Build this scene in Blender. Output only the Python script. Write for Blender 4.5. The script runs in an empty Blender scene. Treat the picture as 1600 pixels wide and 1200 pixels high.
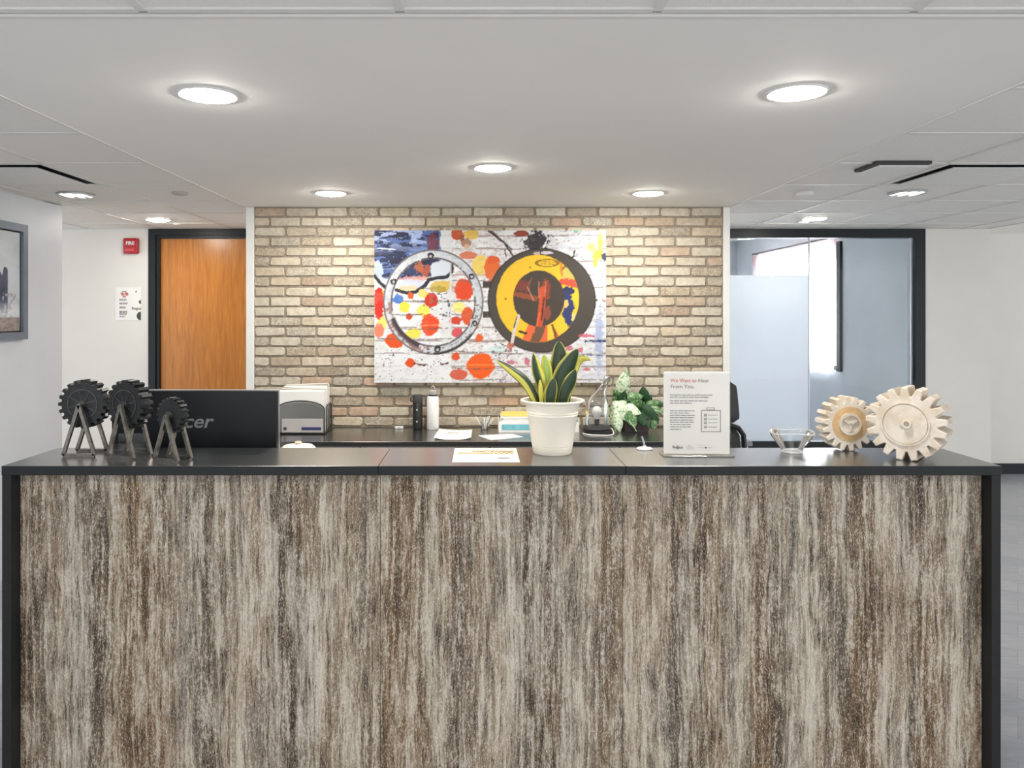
import bpy, bmesh, math, random
import numpy as np
from mathutils import Vector, Matrix

# ------------------------------------------------------------------ camera, world, exposure
scene = bpy.context.scene
C = scene.collection
CAMZ, F = 1.55, 1200.0
VX, VY = 750.0, 490.0                      # vanishing point in the 1600x1200 frame
cam_d = bpy.data.cameras.new('camera'); cam = bpy.data.objects.new('camera', cam_d); C.objects.link(cam)
cam.location = (0, 0, CAMZ); cam.rotation_euler = (math.radians(90), 0, 0)
cam_d.sensor_width = 36; cam_d.lens = F/1600*36
cam_d.shift_x = (800-VX)/1600; cam_d.shift_y = -(600-VY)/1600
cam_d.clip_start = .05; cam_d.clip_end = 100
scene.camera = cam
w = bpy.data.worlds.new('world'); scene.world = w; w.use_nodes = True
w.node_tree.nodes['Background'].inputs[0].default_value = (.97, .98, 1.0, 1)
w.node_tree.nodes['Background'].inputs[1].default_value = 1.45
scene.view_settings.view_transform = 'Standard'; scene.view_settings.look = 'None'
scene.view_settings.gamma = 1; scene.view_settings.use_curve_mapping = False
scene.view_settings.exposure = 0.45
scene.cycles.transparent_max_bounces = 32
LAMP = 172.0                                # radiance of the downlight lenses
rnd = random.Random(7)

CEIL = CAMZ+.716
CT = CAMZ-.506                             # counter top height
CR = CAMZ-.759                             # credenza top height
def P(px, py, d): return Vector(((px-VX)*d/F, d, CAMZ-(py-VY)*d/F))
def PX(px, d): return (px-VX)*d/F
def PZ(py, d): return CAMZ-(py-VY)*d/F

# ------------------------------------------------------------------ materials
def srgb(r, g, b):
    f = lambda c: (c/255)/12.92 if c/255 <= .04045 else ((c/255+.055)/1.055)**2.4
    return (f(r), f(g), f(b), 1)
class NT:
    def __init__(s, name):
        s.m = bpy.data.materials.new(name); s.m.use_nodes = True; s.t = s.m.node_tree
        s.b = s.t.nodes['Principled BSDF']; s.out = s.t.nodes['Material Output']
    def n(s, kind, **kw):
        nd = s.t.nodes.new(kind)
        for k, v in kw.items():
            if k.startswith('i_'):
                key = k[2:]; key = int(key) if key.isdigit() else key.replace('_', ' ')
                nd.inputs[key].default_value = v
            else: setattr(nd, k, v)
        return nd
    def l(s, a, b): s.t.links.new(a, b)
    def coord(s, scale=(1, 1, 1), loc=(0, 0, 0), src='Object', rot=(0, 0, 0)):
        tc = s.n('ShaderNodeTexCoord'); mp = s.n('ShaderNodeMapping')
        mp.inputs['Scale'].default_value = scale; mp.inputs['Location'].default_value = loc; mp.inputs['Rotation'].default_value = rot
        s.l(tc.outputs[src], mp.inputs['Vector']); return mp.outputs[0]
    def noise(s, vec, scale=5, detail=4, rough=.55, dist=0):
        nd = s.n('ShaderNodeTexNoise'); nd.inputs['Scale'].default_value = scale; nd.inputs['Detail'].default_value = detail
        nd.inputs['Roughness'].default_value = rough; nd.inputs['Distortion'].default_value = dist
        s.l(vec, nd.inputs['Vector']); return nd.outputs['Fac']
    def ramp(s, fac, stops, interp='LINEAR'):
        r = s.n('ShaderNodeValToRGB'); cr = r.color_ramp; cr.interpolation = interp
        while len(cr.elements) < len(stops): cr.elements.new(.5)
        for e, (p, c) in zip(cr.elements, stops):
            e.position = p; e.color = c if len(c) == 4 else (*c, 1)
        s.l(fac, r.inputs[0]); return r.outputs[0]
    def mix(s, fac, a, b, mode='MIX'):
        nd = s.n('ShaderNodeMix', data_type='RGBA', blend_type=mode)
        for v, i in ((fac, 0), (a, 6), (b, 7)):
            if isinstance(v, (int, float)): nd.inputs[i].default_value = v
            elif isinstance(v, tuple): nd.inputs[i].default_value = v
            else: s.l(v, nd.inputs[i])
        return nd.outputs[2]
    def math(s, op, a, b=0.0, clamp=False):
        nd = s.n('ShaderNodeMath', operation=op, use_clamp=clamp)
        for v, i in ((a, 0), (b, 1)):
            if isinstance(v, (int, float)): nd.inputs[i].default_value = v
            else: s.l(v, nd.inputs[i])
        return nd.outputs[0]
    def bump(s, h, strength=.2, dist=.01):
        b = s.n('ShaderNodeBump'); b.inputs['Strength'].default_value = strength; b.inputs['Distance'].default_value = dist
        s.l(h, b.inputs['Height']); s.l(b.outputs[0], s.b.inputs['Normal'])
def plain(name, rgb, rough=.5, metal=0.0, var=.05, vscale=12, spec=.5, bump=0.0, coat=0.0):
    k = NT(name); c = srgb(*rgb)
    lo = tuple(max(0, x*(1-var)) for x in c[:3])+(1,); hi = tuple(min(1, x*(1+var)) for x in c[:3])+(1,)
    nz = k.noise(k.coord(), vscale, 3)
    k.l(k.ramp(nz, [(.3, lo), (.7, hi)]), k.b.inputs['Base Color'])
    k.b.inputs['Roughness'].default_value = rough; k.b.inputs['Metallic'].default_value = metal
    k.b.inputs['Specular IOR Level'].default_value = spec; k.b.inputs['Coat Weight'].default_value = coat
    if bump: k.bump(k.noise(k.coord(), 90, 4), bump, .004)
    return k.m
def attr_mat(name, rough=.5, spec=.4, grain=0.0):
    k = NT(name); a = k.n('ShaderNodeVertexColor', layer_name='Col'); col = a.outputs[0]
    if grain:
        nz = k.noise(k.coord(), 260, 3)
        col = k.mix(grain, col, k.ramp(nz, [(.3, (.35, .35, .35)), (.7, (1, 1, 1))]), 'MULTIPLY')
    k.l(col, k.b.inputs['Base Color']); k.b.inputs['Roughness'].default_value = rough
    k.b.inputs['Specular IOR Level'].default_value = spec; return k.m
def emit_mat(name, rgb, strength):
    k = NT(name); k.l(k.ramp(k.noise(k.coord(), 3, 2), [(0, srgb(*rgb)), (1, srgb(*rgb))]), k.b.inputs['Emission Color'])
    k.b.inputs['Emission Strength'].default_value = strength; k.b.inputs['Base Color'].default_value = (.8, .8, .8, 1); return k.m
def glass_mat(name, tint=(1, 1, 1), refl=1.0, rough=.02, haze=0.0, hazecol=(.9, .9, .9)):
    k = NT(name); t = k.t; t.nodes.remove(k.b)
    tr = k.n('ShaderNodeBsdfTransparent'); tr.inputs[0].default_value = (*tint, 1)
    gl = k.n('ShaderNodeBsdfGlossy'); gl.inputs['Roughness'].default_value = rough
    fr = k.n('ShaderNodeFresnel'); fr.inputs[0].default_value = 1.45
    fm = k.math('MULTIPLY', fr.outputs[0], refl, True)
    m = k.n('ShaderNodeMixShader'); k.l(fm, m.inputs[0]); k.l(tr.outputs[0], m.inputs[1]); k.l(gl.outputs[0], m.inputs[2])
    o = m.outputs[0]
    if haze:
        d = k.n('ShaderNodeBsdfDiffuse'); d.inputs[0].default_value = (*hazecol, 1)
        tl = k.n('ShaderNodeBsdfTranslucent'); tl.inputs[0].default_value = (*hazecol, 1)
        dm = k.n('ShaderNodeMixShader'); dm.inputs[0].default_value = .6; k.l(d.outputs[0], dm.inputs[1]); k.l(tl.outputs[0], dm.inputs[2])
        m2 = k.n('ShaderNodeMixShader')
        hz = k.ramp(k.noise(k.coord(), 4, 2), [(0, (haze*.96,)*3), (1, (min(1, haze*1.04),)*3)])
        k.l(hz, m2.inputs[0])
        k.l(o, m2.inputs[1]); k.l(dm.outputs[0], m2.inputs[2]); o = m2.outputs[0]
    k.l(o, k.out.inputs[0]); return k.m

M = {}
M['white_wall'] = plain('white_wall', (228, 226, 220), .75, var=.02, vscale=3, bump=.05)
M['blue_wall'] = plain('blue_wall', (206, 212, 218), .45, var=.03, vscale=3, bump=.05)
M['office_wall'] = plain('office_wall', (218, 223, 226), .6, var=.05, vscale=2)
M['trim_white'] = plain('trim_white', (232, 232, 228), .5, var=.02)
M['soffit'] = plain('soffit_paint', (238, 236, 231), .8, var=.015, vscale=2)
M['tile'] = plain('ceiling_tile', (234, 232, 227), .9, var=.03, vscale=160, bump=.12)
M['rail'] = plain('grid_rail', (222, 221, 217), .5, var=.02)
M['black_frame'] = plain('black_frame', (17, 24, 28), .4, var=.12, vscale=8, spec=.35)
M['black_lam'] = plain('black_laminate', (26, 29, 31), .27, var=.12, vscale=30, spec=.5, coat=.8)
M['black_lam'].node_tree.nodes['Principled BSDF'].inputs['IOR'].default_value = 2.3
M['black_lam'].node_tree.nodes['Principled BSDF'].inputs['Coat Roughness'].default_value = .22
M['black_edge'] = plain('black_edge', (26, 29, 31), .5, var=.1, vscale=30, spec=.3)
M['black_plastic'] = plain('black_plastic', (24, 25, 27), .4, var=.1)
M['monitor_black'] = plain('monitor_black', (9, 14, 19), .5, var=.1, spec=.25)
M['silver'] = plain('silver', (190, 192, 195), .3, .7, var=.05)
M['steel'] = plain('raw_steel', (128, 123, 116), .32, .9, var=.25, vscale=60)
M['silver_lt'] = plain('brushed_cap', (186, 184, 180), .35, .3)
M['iron'] = plain('black_iron', (40, 42, 43), .33, .5, var=.25, vscale=50, bump=.1)
M['paper'] = plain('paper', (240, 239, 234), .7, var=.02)
M['cream_plastic'] = plain('cream_plastic', (232, 227, 213), .45, var=.02)
M['white_plastic'] = plain('white_plastic', (236, 236, 234), .4, var=.02)
M['ink'] = plain('ink', (70, 70, 72), .7)
M['ink_mid'] = plain('ink_mid', (120, 118, 118), .7)
M['ink_red'] = plain('ink_red', (196, 92, 96), .7)
M['ink_light'] = plain('ink_light', (188, 184, 182), .7)
M['red_alarm'] = plain('red_alarm', (176, 34, 46), .35)
M['glass'] = glass_mat('clear_glass', (.97, .99, 1.0), .4)
M['acrylic'] = glass_mat('acrylic', (.985, .985, .98), .8, .06, .02)
M['bowl_glass'] = glass_mat('bowl_glass', (.985, .99, .99), 1.1, .02)
M['frost'] = glass_mat('frosted_film', (.95, .98, 1), .5, .3, .93, (.97, .985, 1.0))
M['soil'] = plain('soil', (58, 44, 34), .95, var=.4, vscale=60, bump=.5)
M['lens'] = emit_mat('lamp_lens', (255, 249, 240), LAMP)
M['lens_hall'] = emit_mat('hall_lamp_lens', (255, 249, 240), LAMP*.68)
M['lens_dim'] = emit_mat('lamp_lens_dim', (255, 250, 240), 2.5)
M['bulb'] = plain('bulb_white', (245, 243, 240), .3, var=.01)
M['yellow_folder'] = plain('yellow_folder', (236, 205, 110), .7)
M['teal_label'] = plain('teal_label', (120, 190, 205), .5, var=.15, vscale=20)
M['carpet'] = plain('dark_floor', (150, 152, 156), .4, var=.1, vscale=30)
M['smoke'] = glass_mat('smoked_plastic', (.80, .80, .80), .8, .15, .10, (.45, .45, .45))
M['navy'] = plain('navy_label', (50, 56, 110), .5)
M['mortar'] = plain('mortar', (146, 135, 120), .95, var=.18, vscale=40, bump=.5)
M['duct'] = plain('galvanised_duct', (128, 130, 132), .5, .3)
M['dark_slot'] = plain('dark_plastic_slot_shade', (60, 60, 60), .7)
M['planter'] = plain('dark_planter', (52, 44, 42), .6)
M['white_curtain'] = None

def wood_floor():
    k = NT('grey_vinyl_floor'); v = k.coord((1, 1, 1))
    a = k.noise(k.coord((1.2, 9, 1)), 6, 6, .6); bk = k.n('ShaderNodeTexBrick'); k.l(k.coord((1, 1, 1), rot=(0, 0, math.radians(35))), bk.inputs['Vector'])
    bk.inputs['Scale'].default_value = 1; bk.inputs['Brick Width'].default_value = 1.2; bk.inputs['Row Height'].default_value = .18
    bk.inputs['Mortar Size'].default_value = .0015
    bk.inputs['Color1'].default_value = srgb(158, 161, 168); bk.inputs['Color2'].default_value = srgb(172, 174, 179); bk.inputs['Mortar'].default_value = srgb(146, 148, 154)
    k.l(k.mix(.5, bk.outputs['Color'], k.ramp(a, [(.3, (.7, .7, .72)), (.7, (1, 1, 1))]), 'MULTIPLY'), k.b.inputs['Base Color'])
    k.b.inputs['Roughness'].default_value = .22; return k.m
M['floor'] = wood_floor()

def door_wood():
    k = NT('orange_wood_veneer'); v = k.coord((7, 7, .55))
    a = k.noise(v, 3.0, 6, .6, 1.2); b = k.noise(k.coord((60, 60, 2.5)), 3, 4, .6)
    c1 = k.ramp(a, [(.25, srgb(150, 86, 26)), (.5, srgb(186, 114, 40)), (.75, srgb(206, 136, 56))])
    c = k.mix(.35, c1, k.ramp(b, [(.3, srgb(156, 92, 30)), (.7, srgb(216, 148, 68))]))
    k.l(c, k.b.inputs['Base Color']); k.b.inputs['Roughness'].default_value = .28
    return k.m
M['door_wood'] = door_wood()

def brick_mat():
    k = NT('cream_brick'); oi = k.n('ShaderNodeObjectInfo')
    base = k.ramp(oi.outputs['Random'], [(0, srgb(206, 199, 182)), (.22, srgb(214, 206, 188)), (.45, srgb(198, 189, 170)), (.62, srgb(206, 192, 168)),
                  (.8, srgb(216, 210, 196)), (.9, srgb(184, 172, 153)), (1, srgb(204, 178, 156))])
    pos = k.coord((1, 1, 1), src='Object')
    add = k.n('ShaderNodeVectorMath', operation='ADD'); k.l(pos, add.inputs[0]); k.l(oi.outputs['Location'], add.inputs[1]); vec = add.outputs[0]
    n1 = k.noise(vec, 26, 5, .65); n2 = k.noise(vec, 62, 4, .65, 1.2)
    n3 = k.noise(vec, 48, 6, .75, .6)
    c = k.mix(.6, base, k.ramp(n1, [(.3, (.62, .58, .52)), (.62, (1, 1, 1))]), 'MULTIPLY')
    c = k.mix(.55, c, k.ramp(n3, [(.34, (.55, .51, .46)), (.46, (.95, .94, .92)), (.62, (1.0, 1.0, 1.0))]), 'MULTIPLY')
    c = k.mix(1.0, c, (.97, .965, .965, 1), 'MULTIPLY')
    # scribbly dark weathering on a share of the bricks
    sel = k.ramp(k.math('FRACT', k.math('MULTIPLY', oi.outputs['Random'], 37.7)), [(.76, (0, 0, 0)), (.80, (1, 1, 1))])
    scr = k.ramp(n2, [(.44, (0, 0, 0)), (.5, (1, 1, 1)), (.56, (0, 0, 0))])
    m = k.math('MULTIPLY', sel, scr)
    c = k.mix(k.math('MULTIPLY', m, .75), c, srgb(84, 74, 64))
    pits = k.ramp(n2, [(.27, (1, 1, 1)), (.33, (0, 0, 0))])
    c = k.mix(k.math('MULTIPLY', pits, .5), c, srgb(120, 106, 90))
    k.l(c, k.b.inputs['Base Color']); k.b.inputs['Roughness'].default_value = .9
    k.bump(k.math('ADD', n1, n2), .45, .006); return k.m
M['brick'] = brick_mat()

def rustic_mat():
    k = NT('distressed_wood_laminate')
    W = k.noise(k.coord((1, 1, 1)), 2.2, 4, .6)                      # slow warp
    tc = k.n('ShaderNodeTexCoord'); sep = k.n('ShaderNodeSeparateXYZ'); k.l(tc.outputs['Object'], sep.inputs[0])
    wob = k.math('ADD', k.math('MULTIPLY', k.math('SUBTRACT', k.noise(k.coord((3, 1, 1.1)), 1.2, 3, .5), .5), .05), k.math('MULTIPLY', k.math('SUBTRACT', k.noise(k.coord((9, 1, 5)), 2.0, 3, .6), .5), .016))
    xw = k.math('ADD', sep.outputs[0], wob)
    def cmb(sx, sz, off=0.0):
        cb = k.n('ShaderNodeCombineXYZ'); k.l(k.math('MULTIPLY', xw, sx), cb.inputs[0]); cb.inputs[1].default_value = off
        k.l(k.math('MULTIPLY', sep.outputs[2], sz), cb.inputs[2]); return cb.outputs[0]
    xn = k.math('DIVIDE', k.math('ADD', xw, 1.56), 3.26, True)          # 0..1 across the desk
    def xr(px): return min(1, max(0, ((px-VX)*2.605/F+1.56)/3.26))
    # broad colour columns of the printed boards
    D, Br, Oc, Gy, Pl, Md = (58, 48, 42), (102, 80, 60), (134, 104, 68), (160, 151, 138), (200, 194, 182), (130, 116, 98)
    cols = [(30, Br), (60, Md), (100, Pl), (150, D), (170, Md), (215, Oc), (250, Br), (290, Pl), (325, D), (350, Gy), (400, Pl), (440, D), (465, D), (505, Pl),
            (560, Gy), (592, Md), (612, Oc), (650, Md), (690, Gy), (712, D), (745, Gy), (785, Pl), (825, D), (865, D), (900, Pl), (950, Md), (985, Gy)]
    cols2 = [(985, Gy), (1030, Pl), (1062, D), (1115, Br), (1150, Pl), (1185, Br), (1215, D), (1245, Pl), (1290, Gy), (1335, D), (1360, Br), (1395, Pl),
             (1430, D), (1460, Br), (1490, Pl), (1535, Md)]
    r1 = k.ramp(xn, [(xr(p), srgb(*c)) for p, c in cols]); r2 = k.ramp(xn, [(xr(p), srgb(*c)) for p, c in cols2])
    sw = k.math('GREATER_THAN', xn, xr(985)); col = k.mix(sw, r1, r2)
    # broken, long vertical patches
    big = k.noise(cmb(11, .75), 1.5, 6, .62); mid = k.noise(cmb(42, 1.7, 3.1), 1.6, 8, .70, .15)
    fine = k.noise(cmb(150, 7, 7.7), 1.7, 7, .74, .1); hair = k.noise(cmb(420, 5, 1.7), 1.5, 4, .7)
    fleck = k.noise(cmb(90, 36, 4.2), 1.7, 9, .82, .5); blot = k.noise(cmb(16, 4.5, 6.3), 1.5, 7, .72, .6)
    lum = k.math('ADD', k.math('MULTIPLY', big, .36), k.math('ADD', k.math('MULTIPLY', mid, .30), k.math('ADD', k.math('MULTIPLY', fine, .16), k.math('MULTIPLY', blot, .18))))
    tone = k.ramp(lum, [(.425, srgb(48, 39, 32)), (.465, srgb(92, 74, 56)), (.495, srgb(136, 119, 96)), (.525, srgb(184, 175, 158)), (.575, srgb(216, 211, 200))])
    col = k.mix(.60, col, tone)
    och = k.ramp(k.noise(cmb(6, .6, 9), 1.7, 5, .6), [(.5, (0, 0, 0)), (.62, (1, 1, 1))])
    col = k.mix(k.math('MULTIPLY', och, .42), col, srgb(132, 100, 62))
    # pale flaking paint and dark cracks
    pal = k.ramp(k.math('ADD', k.math('MULTIPLY', fleck, .5), k.math('ADD', k.math('MULTIPLY', mid, .3), k.math('MULTIPLY', blot, .2))), [(.517, (0, 0, 0)), (.532, (1, 1, 1))])
    col = k.mix(k.math('MULTIPLY', pal, .68), col, srgb(214, 209, 198))
    drk = k.ramp(k.math('ADD', k.math('MULTIPLY', fine, .5), k.math('ADD', k.math('MULTIPLY', mid, .25), k.math('MULTIPLY', blot, .25))), [(.445, (1, 1, 1)), (.462, (0, 0, 0))])
    col = k.mix(k.math('MULTIPLY', drk, .78), col, srgb(44, 35, 28))
    col = k.mix(.55, col, k.ramp(hair, [(.34, (.48, .46, .44)), (.6, (1.0, 1.0, 1.0))]), 'MULTIPLY')
    crk = k.ramp(k.noise(cmb(60, .9, 12), 1.6, 5, .6), [(.485, (0, 0, 0)), (.5, (1, 1, 1)), (.515, (0, 0, 0))])
    col = k.mix(k.math('MULTIPLY', crk, .28), col, srgb(66, 54, 45))
    grit = k.noise(cmb(240, 95, 15), 1.7, 6, .8, .3)
    col = k.mix(.75, col, k.ramp(grit, [(.38, (.42, .40, .38)), (.46, (.92, .92, .92)), (.56, (1.14, 1.14, 1.14))]), 'MULTIPLY')
    spk = k.ramp(k.noise(cmb(230, 70, 2), 1.8, 4, .75), [(.575, (0, 0, 0)), (.60, (1, 1, 1))])
    col = k.mix(k.math('MULTIPLY', spk, .6), col, srgb(226, 221, 210))
    col = k.mix(1.0, col, (.88, .86, .83, 1), 'MULTIPLY')
    k.l(col, k.b.inputs['Base Color']); k.b.inputs['Roughness'].default_value = .55
    k.b.inputs['Specular IOR Level'].default_value = .3
    k.bump(k.math('ADD', fine, hair), .12, .003); return k.m
M['rustic'] = rustic_mat()

def plaster_gear():
    k = NT('cream_plaster'); a = k.noise(k.coord(), 34, 6, .7, .4); b = k.noise(k.coord(), 14, 4, .6)
    c = k.ramp(b, [(.3, srgb(186, 170, 148)), (.6, srgb(210, 202, 190))])
    c = k.mix(k.ramp(a, [(.31, (1, 1, 1)), (.36, (0, 0, 0))]), c, srgb(120, 98, 78))
    k.l(c, k.b.inputs['Base Color']); k.b.inputs['Roughness'].default_value = .85; k.bump(a, .35, .004); return k.m
M['plaster'] = plaster_gear()
M['tan_recess'] = plain('tan_recess', (196, 164, 120), .85, var=.15, vscale=30)

def leaf_pothos(name, pale, green, thr):
    k = NT(name); n = k.noise(k.coord(), 42, 5, .7, .6)
    k.l(k.ramp(n, [(thr-.05, srgb(*green)), (thr+.05, srgb(*pale))]), k.b.inputs['Base Color'])
    k.b.inputs['Roughness'].default_value = .4; return k.m
M['leaf_pale'] = leaf_pothos('leaf_pale', (214, 226, 200), (120, 160, 108), .45)
M['leaf_mid'] = leaf_pothos('leaf_mid', (176, 202, 150), (78, 122, 72), .55)
M['leaf_dark'] = leaf_pothos('leaf_dark', (110, 150, 104), (44, 78, 48), .62)
M['attr'] = attr_mat('printed_canvas', .6, .3)
M['attr_leaf'] = attr_mat('snake_plant_leaf', .38, .5, .18)

# ------------------------------------------------------------------ mesh helpers
def box(bm, x0, x1, y0, y1, z0, z1, mat=None):
    vs = [bm.verts.new(v) for v in ((x0, y0, z0), (x1, y0, z0), (x1, y1, z0), (x0, y1, z0), (x0, y0, z1), (x1, y0, z1), (x1, y1, z1), (x0, y1, z1))]
    if mat is not None:
        for v in vs: v.co = mat @ v.co
    for f in ((3, 2, 1, 0), (4, 5, 6, 7), (0, 1, 5, 4), (1, 2, 6, 5), (2, 3, 7, 6), (3, 0, 4, 7)): bm.faces.new([vs[i] for i in f])
    return vs
def rbox(x0, x1, y0, y1, z0, z1, r=.004, seg=2):
    bm = bmesh.new(); box(bm, x0, x1, y0, y1, z0, z1)
    bmesh.ops.bevel(bm, geom=list(bm.edges), offset=r, segments=seg, affect='EDGES', profile=.5); return bm
def lathe(bm, prof, cx=0, cy=0, cz=0, seg=40, closed=True, wave=None):
    rings = []
    for r, z in prof:
        ring = []
        for i in range(seg):
            a = 2*math.pi*i/seg; rr = max(r, 1e-5); dz = wave(a, r) if wave else 0
            ring.append(bm.verts.new((cx+rr*math.cos(a), cy+rr*math.sin(a), cz+z+dz)))
        rings.append(ring)
    for a, b in zip(rings, rings[1:]):
        for i in range(seg):
            j = (i+1) % seg; bm.faces.new((a[i], a[j], b[j], b[i]))
    if closed:
        bm.faces.new(list(reversed(rings[0]))); bm.faces.new(rings[-1])
def tube(bm, pts, r, seg=10, cap=True):
    pts = [Vector(p) for p in pts]; rings = []
    for i, p in enumerate(pts):
        t = (pts[min(i+1, len(pts)-1)]-pts[max(i-1, 0)]).normalized()
        up = Vector((0, 0, 1)) if abs(t.z) < .9 else Vector((1, 0, 0))
        a = t.cross(up).normalized(); b = t.cross(a).normalized()
        rr = r[i] if isinstance(r, (list, tuple)) else r
        rings.append([bm.verts.new(p+a*rr*math.cos(2*math.pi*k/seg)+b*rr*math.sin(2*math.pi*k/seg)) for k in range(seg)])
    for A, B in zip(rings, rings[1:]):
        for k in range(seg): bm.faces.new((A[k], A[(k+1) % seg], B[(k+1) % seg], B[k]))
    if cap: bm.faces.new(list(reversed(rings[0]))); bm.faces.new(rings[-1])
def bar(bm, p0, p1, w, side=None):
    p0, p1 = Vector(p0), Vector(p1); t = (p1-p0).normalized()
    s = Vector(side) if side else Vector((0, 1, 0)); s = (s-t*s.dot(t)).normalized(); u = t.cross(s)
    h = w/2; vs = []
    for p in (p0, p1):
        for a, b in ((-h, -h), (h, -h), (h, h), (-h, h)): vs.append(bm.verts.new(p+s*a+u*b))
    for f in ((0, 1, 2, 3), (7, 6, 5, 4), (0, 4, 5, 1), (1, 5, 6, 2), (2, 6, 7, 3), (3, 7, 4, 0)): bm.faces.new([vs[i] for i in f])
def prism_y(bm, poly, y0, y1, z_off=0):
    """polygon in XZ extruded along Y"""
    a = [bm.verts.new((x, y0, z+z_off)) for x, z in poly]; b = [bm.verts.new((x, y1, z+z_off)) for x, z in poly]
    n = len(poly)
    bm.faces.new(a); bm.faces.new(list(reversed(b)))
    for i in range(n): bm.faces.new((a[i], b[i], b[(i+1) % n], a[(i+1) % n]))
def obj(name, bm, mat, parent=None, smooth=False, loc=None, rz=None):
    me = bpy.data.meshes.new(name)
    if isinstance(bm, bmesh.types.BMesh):
        bmesh.ops.recalc_face_normals(bm, faces=bm.faces); bm.to_mesh(me); bm.free()
    else: me = bm
    if smooth:
        for p in me.polygons: p.use_smooth = True
        try: me.set_sharp_from_angle(angle=math.radians(38))
        except Exception: pass
    m = M[mat] if isinstance(mat, str) else mat
    if not me.materials: me.materials.append(m)
    o = bpy.data.objects.new(name, me); C.objects.link(o)
    if parent: o.parent = parent
    if loc is not None: o.location = loc
    if rz is not None: o.rotation_euler[2] = rz
    return o
def tag(o, label, cat, group=None):
    o['label'] = label; o['category'] = cat
    if group: o['group'] = group
    return o
def thing(name, label, cat, loc=(0, 0, 0), rz=0, group=None):
    o = bpy.data.objects.new(name, None); C.objects.link(o); o.empty_display_size = .05
    o.location = loc; o.rotation_euler[2] = rz; return tag(o, label, cat, group)
def struct(name, bm, mat, label=None, smooth=False):
    o = obj(name, bm, mat, None, smooth); o['kind'] = 'structure'
    o['label'] = label or name.replace('_', ' '); return o
def bx(x0, x1, y0, y1, z0, z1):
    bm = bmesh.new(); box(bm, x0, x1, y0, y1, z0, z1); return bm
def text_mesh(s, size, shear=0, align='LEFT', bold=0.0, extrude=.0003):
    cu = bpy.data.curves.new('lettering', 'FONT'); cu.body = s; cu.size = size; cu.shear = shear; cu.align_x = align; cu.offset = bold; cu.extrude = extrude
    cu.resolution_u = 3
    o = bpy.data.objects.new('tmp', cu); C.objects.link(o); bpy.context.view_layer.update()
    me = bpy.data.meshes.new_from_object(o.evaluated_get(bpy.context.evaluated_depsgraph_get()))
    bpy.data.objects.remove(o); bpy.data.curves.remove(cu); return me
def lettering(name, s, size, mat, parent, loc, rot=(math.pi/2, 0, 0), width=None, **kw):
    me = text_mesh(s, size, **kw)
    if width:
        co = np.zeros(len(me.vertices)*3); me.vertices.foreach_get('co', co); co = co.reshape(-1, 3)
        f = width/(co[:, 0].max()-co[:, 0].min()); co[:, 0] *= f; me.vertices.foreach_set('co', co.ravel())
    me.materials.clear(); o = obj(name, me, mat, parent); o.location = loc; o.rotation_euler = rot; return o
def grid_print(name, x0, x1, z0, z1, y, cols, parent, mat='attr', axis='XZ'):
    """flat printed face: a grid whose vertex colours hold the print (sRGB 0..1, rows top to bottom)"""
    h, wd, _ = cols.shape
    u = np.linspace(0, 1, wd); v = np.linspace(0, 1, h); U, V = np.meshgrid(u, v)
    if axis == 'XZ': co = np.stack([x0+(x1-x0)*U, np.full_like(U, y), z1+(z0-z1)*V], -1).reshape(-1, 3)
    elif axis == 'YZ': co = np.stack([np.full_like(U, y), x0+(x1-x0)*U, z1+(z0-z1)*V], -1).reshape(-1, 3)
    else: co = np.stack([x0+(x1-x0)*U, z1+(z0-z1)*V, np.full_like(U, y)], -1).reshape(-1, 3)
    idx = np.arange(h*wd).reshape(h, wd)
    q = np.stack([idx[1:, :-1], idx[1:, 1:], idx[:-1, 1:], idx[:-1, :-1]], -1).reshape(-1, 4)
    me = bpy.data.meshes.new(name); me.vertices.add(len(co)); me.vertices.foreach_set('co', co.ravel().astype(np.float32))
    me.loops.add(q.size); me.loops.foreach_set('vertex_index', q.ravel().astype(np.int32))
    me.polygons.add(len(q)); me.polygons.foreach_set('loop_start', np.arange(0, q.size, 4, dtype=np.int32))
    me.update(calc_edges=True); me.validate()
    c = np.clip(cols, 0, 1); lin = np.where(c <= .04045, c/12.92, ((c+.055)/1.055)**2.4)
    at = me.color_attributes.new('Col', 'FLOAT_COLOR', 'POINT')
    at.data.foreach_set('color', np.concatenate([lin, np.ones((h, wd, 1))], -1).reshape(-1).astype(np.float32))
    return obj(name, me, mat, parent)
def nfield(h, wd, cx, cy, seed, octaves=4):
    """smooth value noise with cells cx by cy samples"""
    r = np.random.RandomState(seed); out = np.zeros((h, wd)); amp = 1; tot = 0
    for o in range(octaves):
        gx = max(2, int(wd/cx)+3); gy = max(2, int(h/cy)+3); g = r.rand(gy, gx)
        X = np.linspace(0, gx-2.001, wd); Y = np.linspace(0, gy-2.001, h); xi = X.astype(int); yi = Y.astype(int)
        fx = X-xi; fy = Y-yi; fx = fx*fx*(3-2*fx); fy = fy*fy*(3-2*fy)
        a = g[yi][:, xi]; b = g[yi][:, xi+1]; c = g[yi+1][:, xi]; d = g[yi+1][:, xi+1]
        out += amp*((a*(1-fx)+b*fx)*(1-fy)[:, None]+(c*(1-fx)+d*fx)*fy[:, None]); tot += amp; amp *= .55; cx = max(1.2, cx/2); cy = max(1.2, cy/2)
    return out/tot

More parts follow.
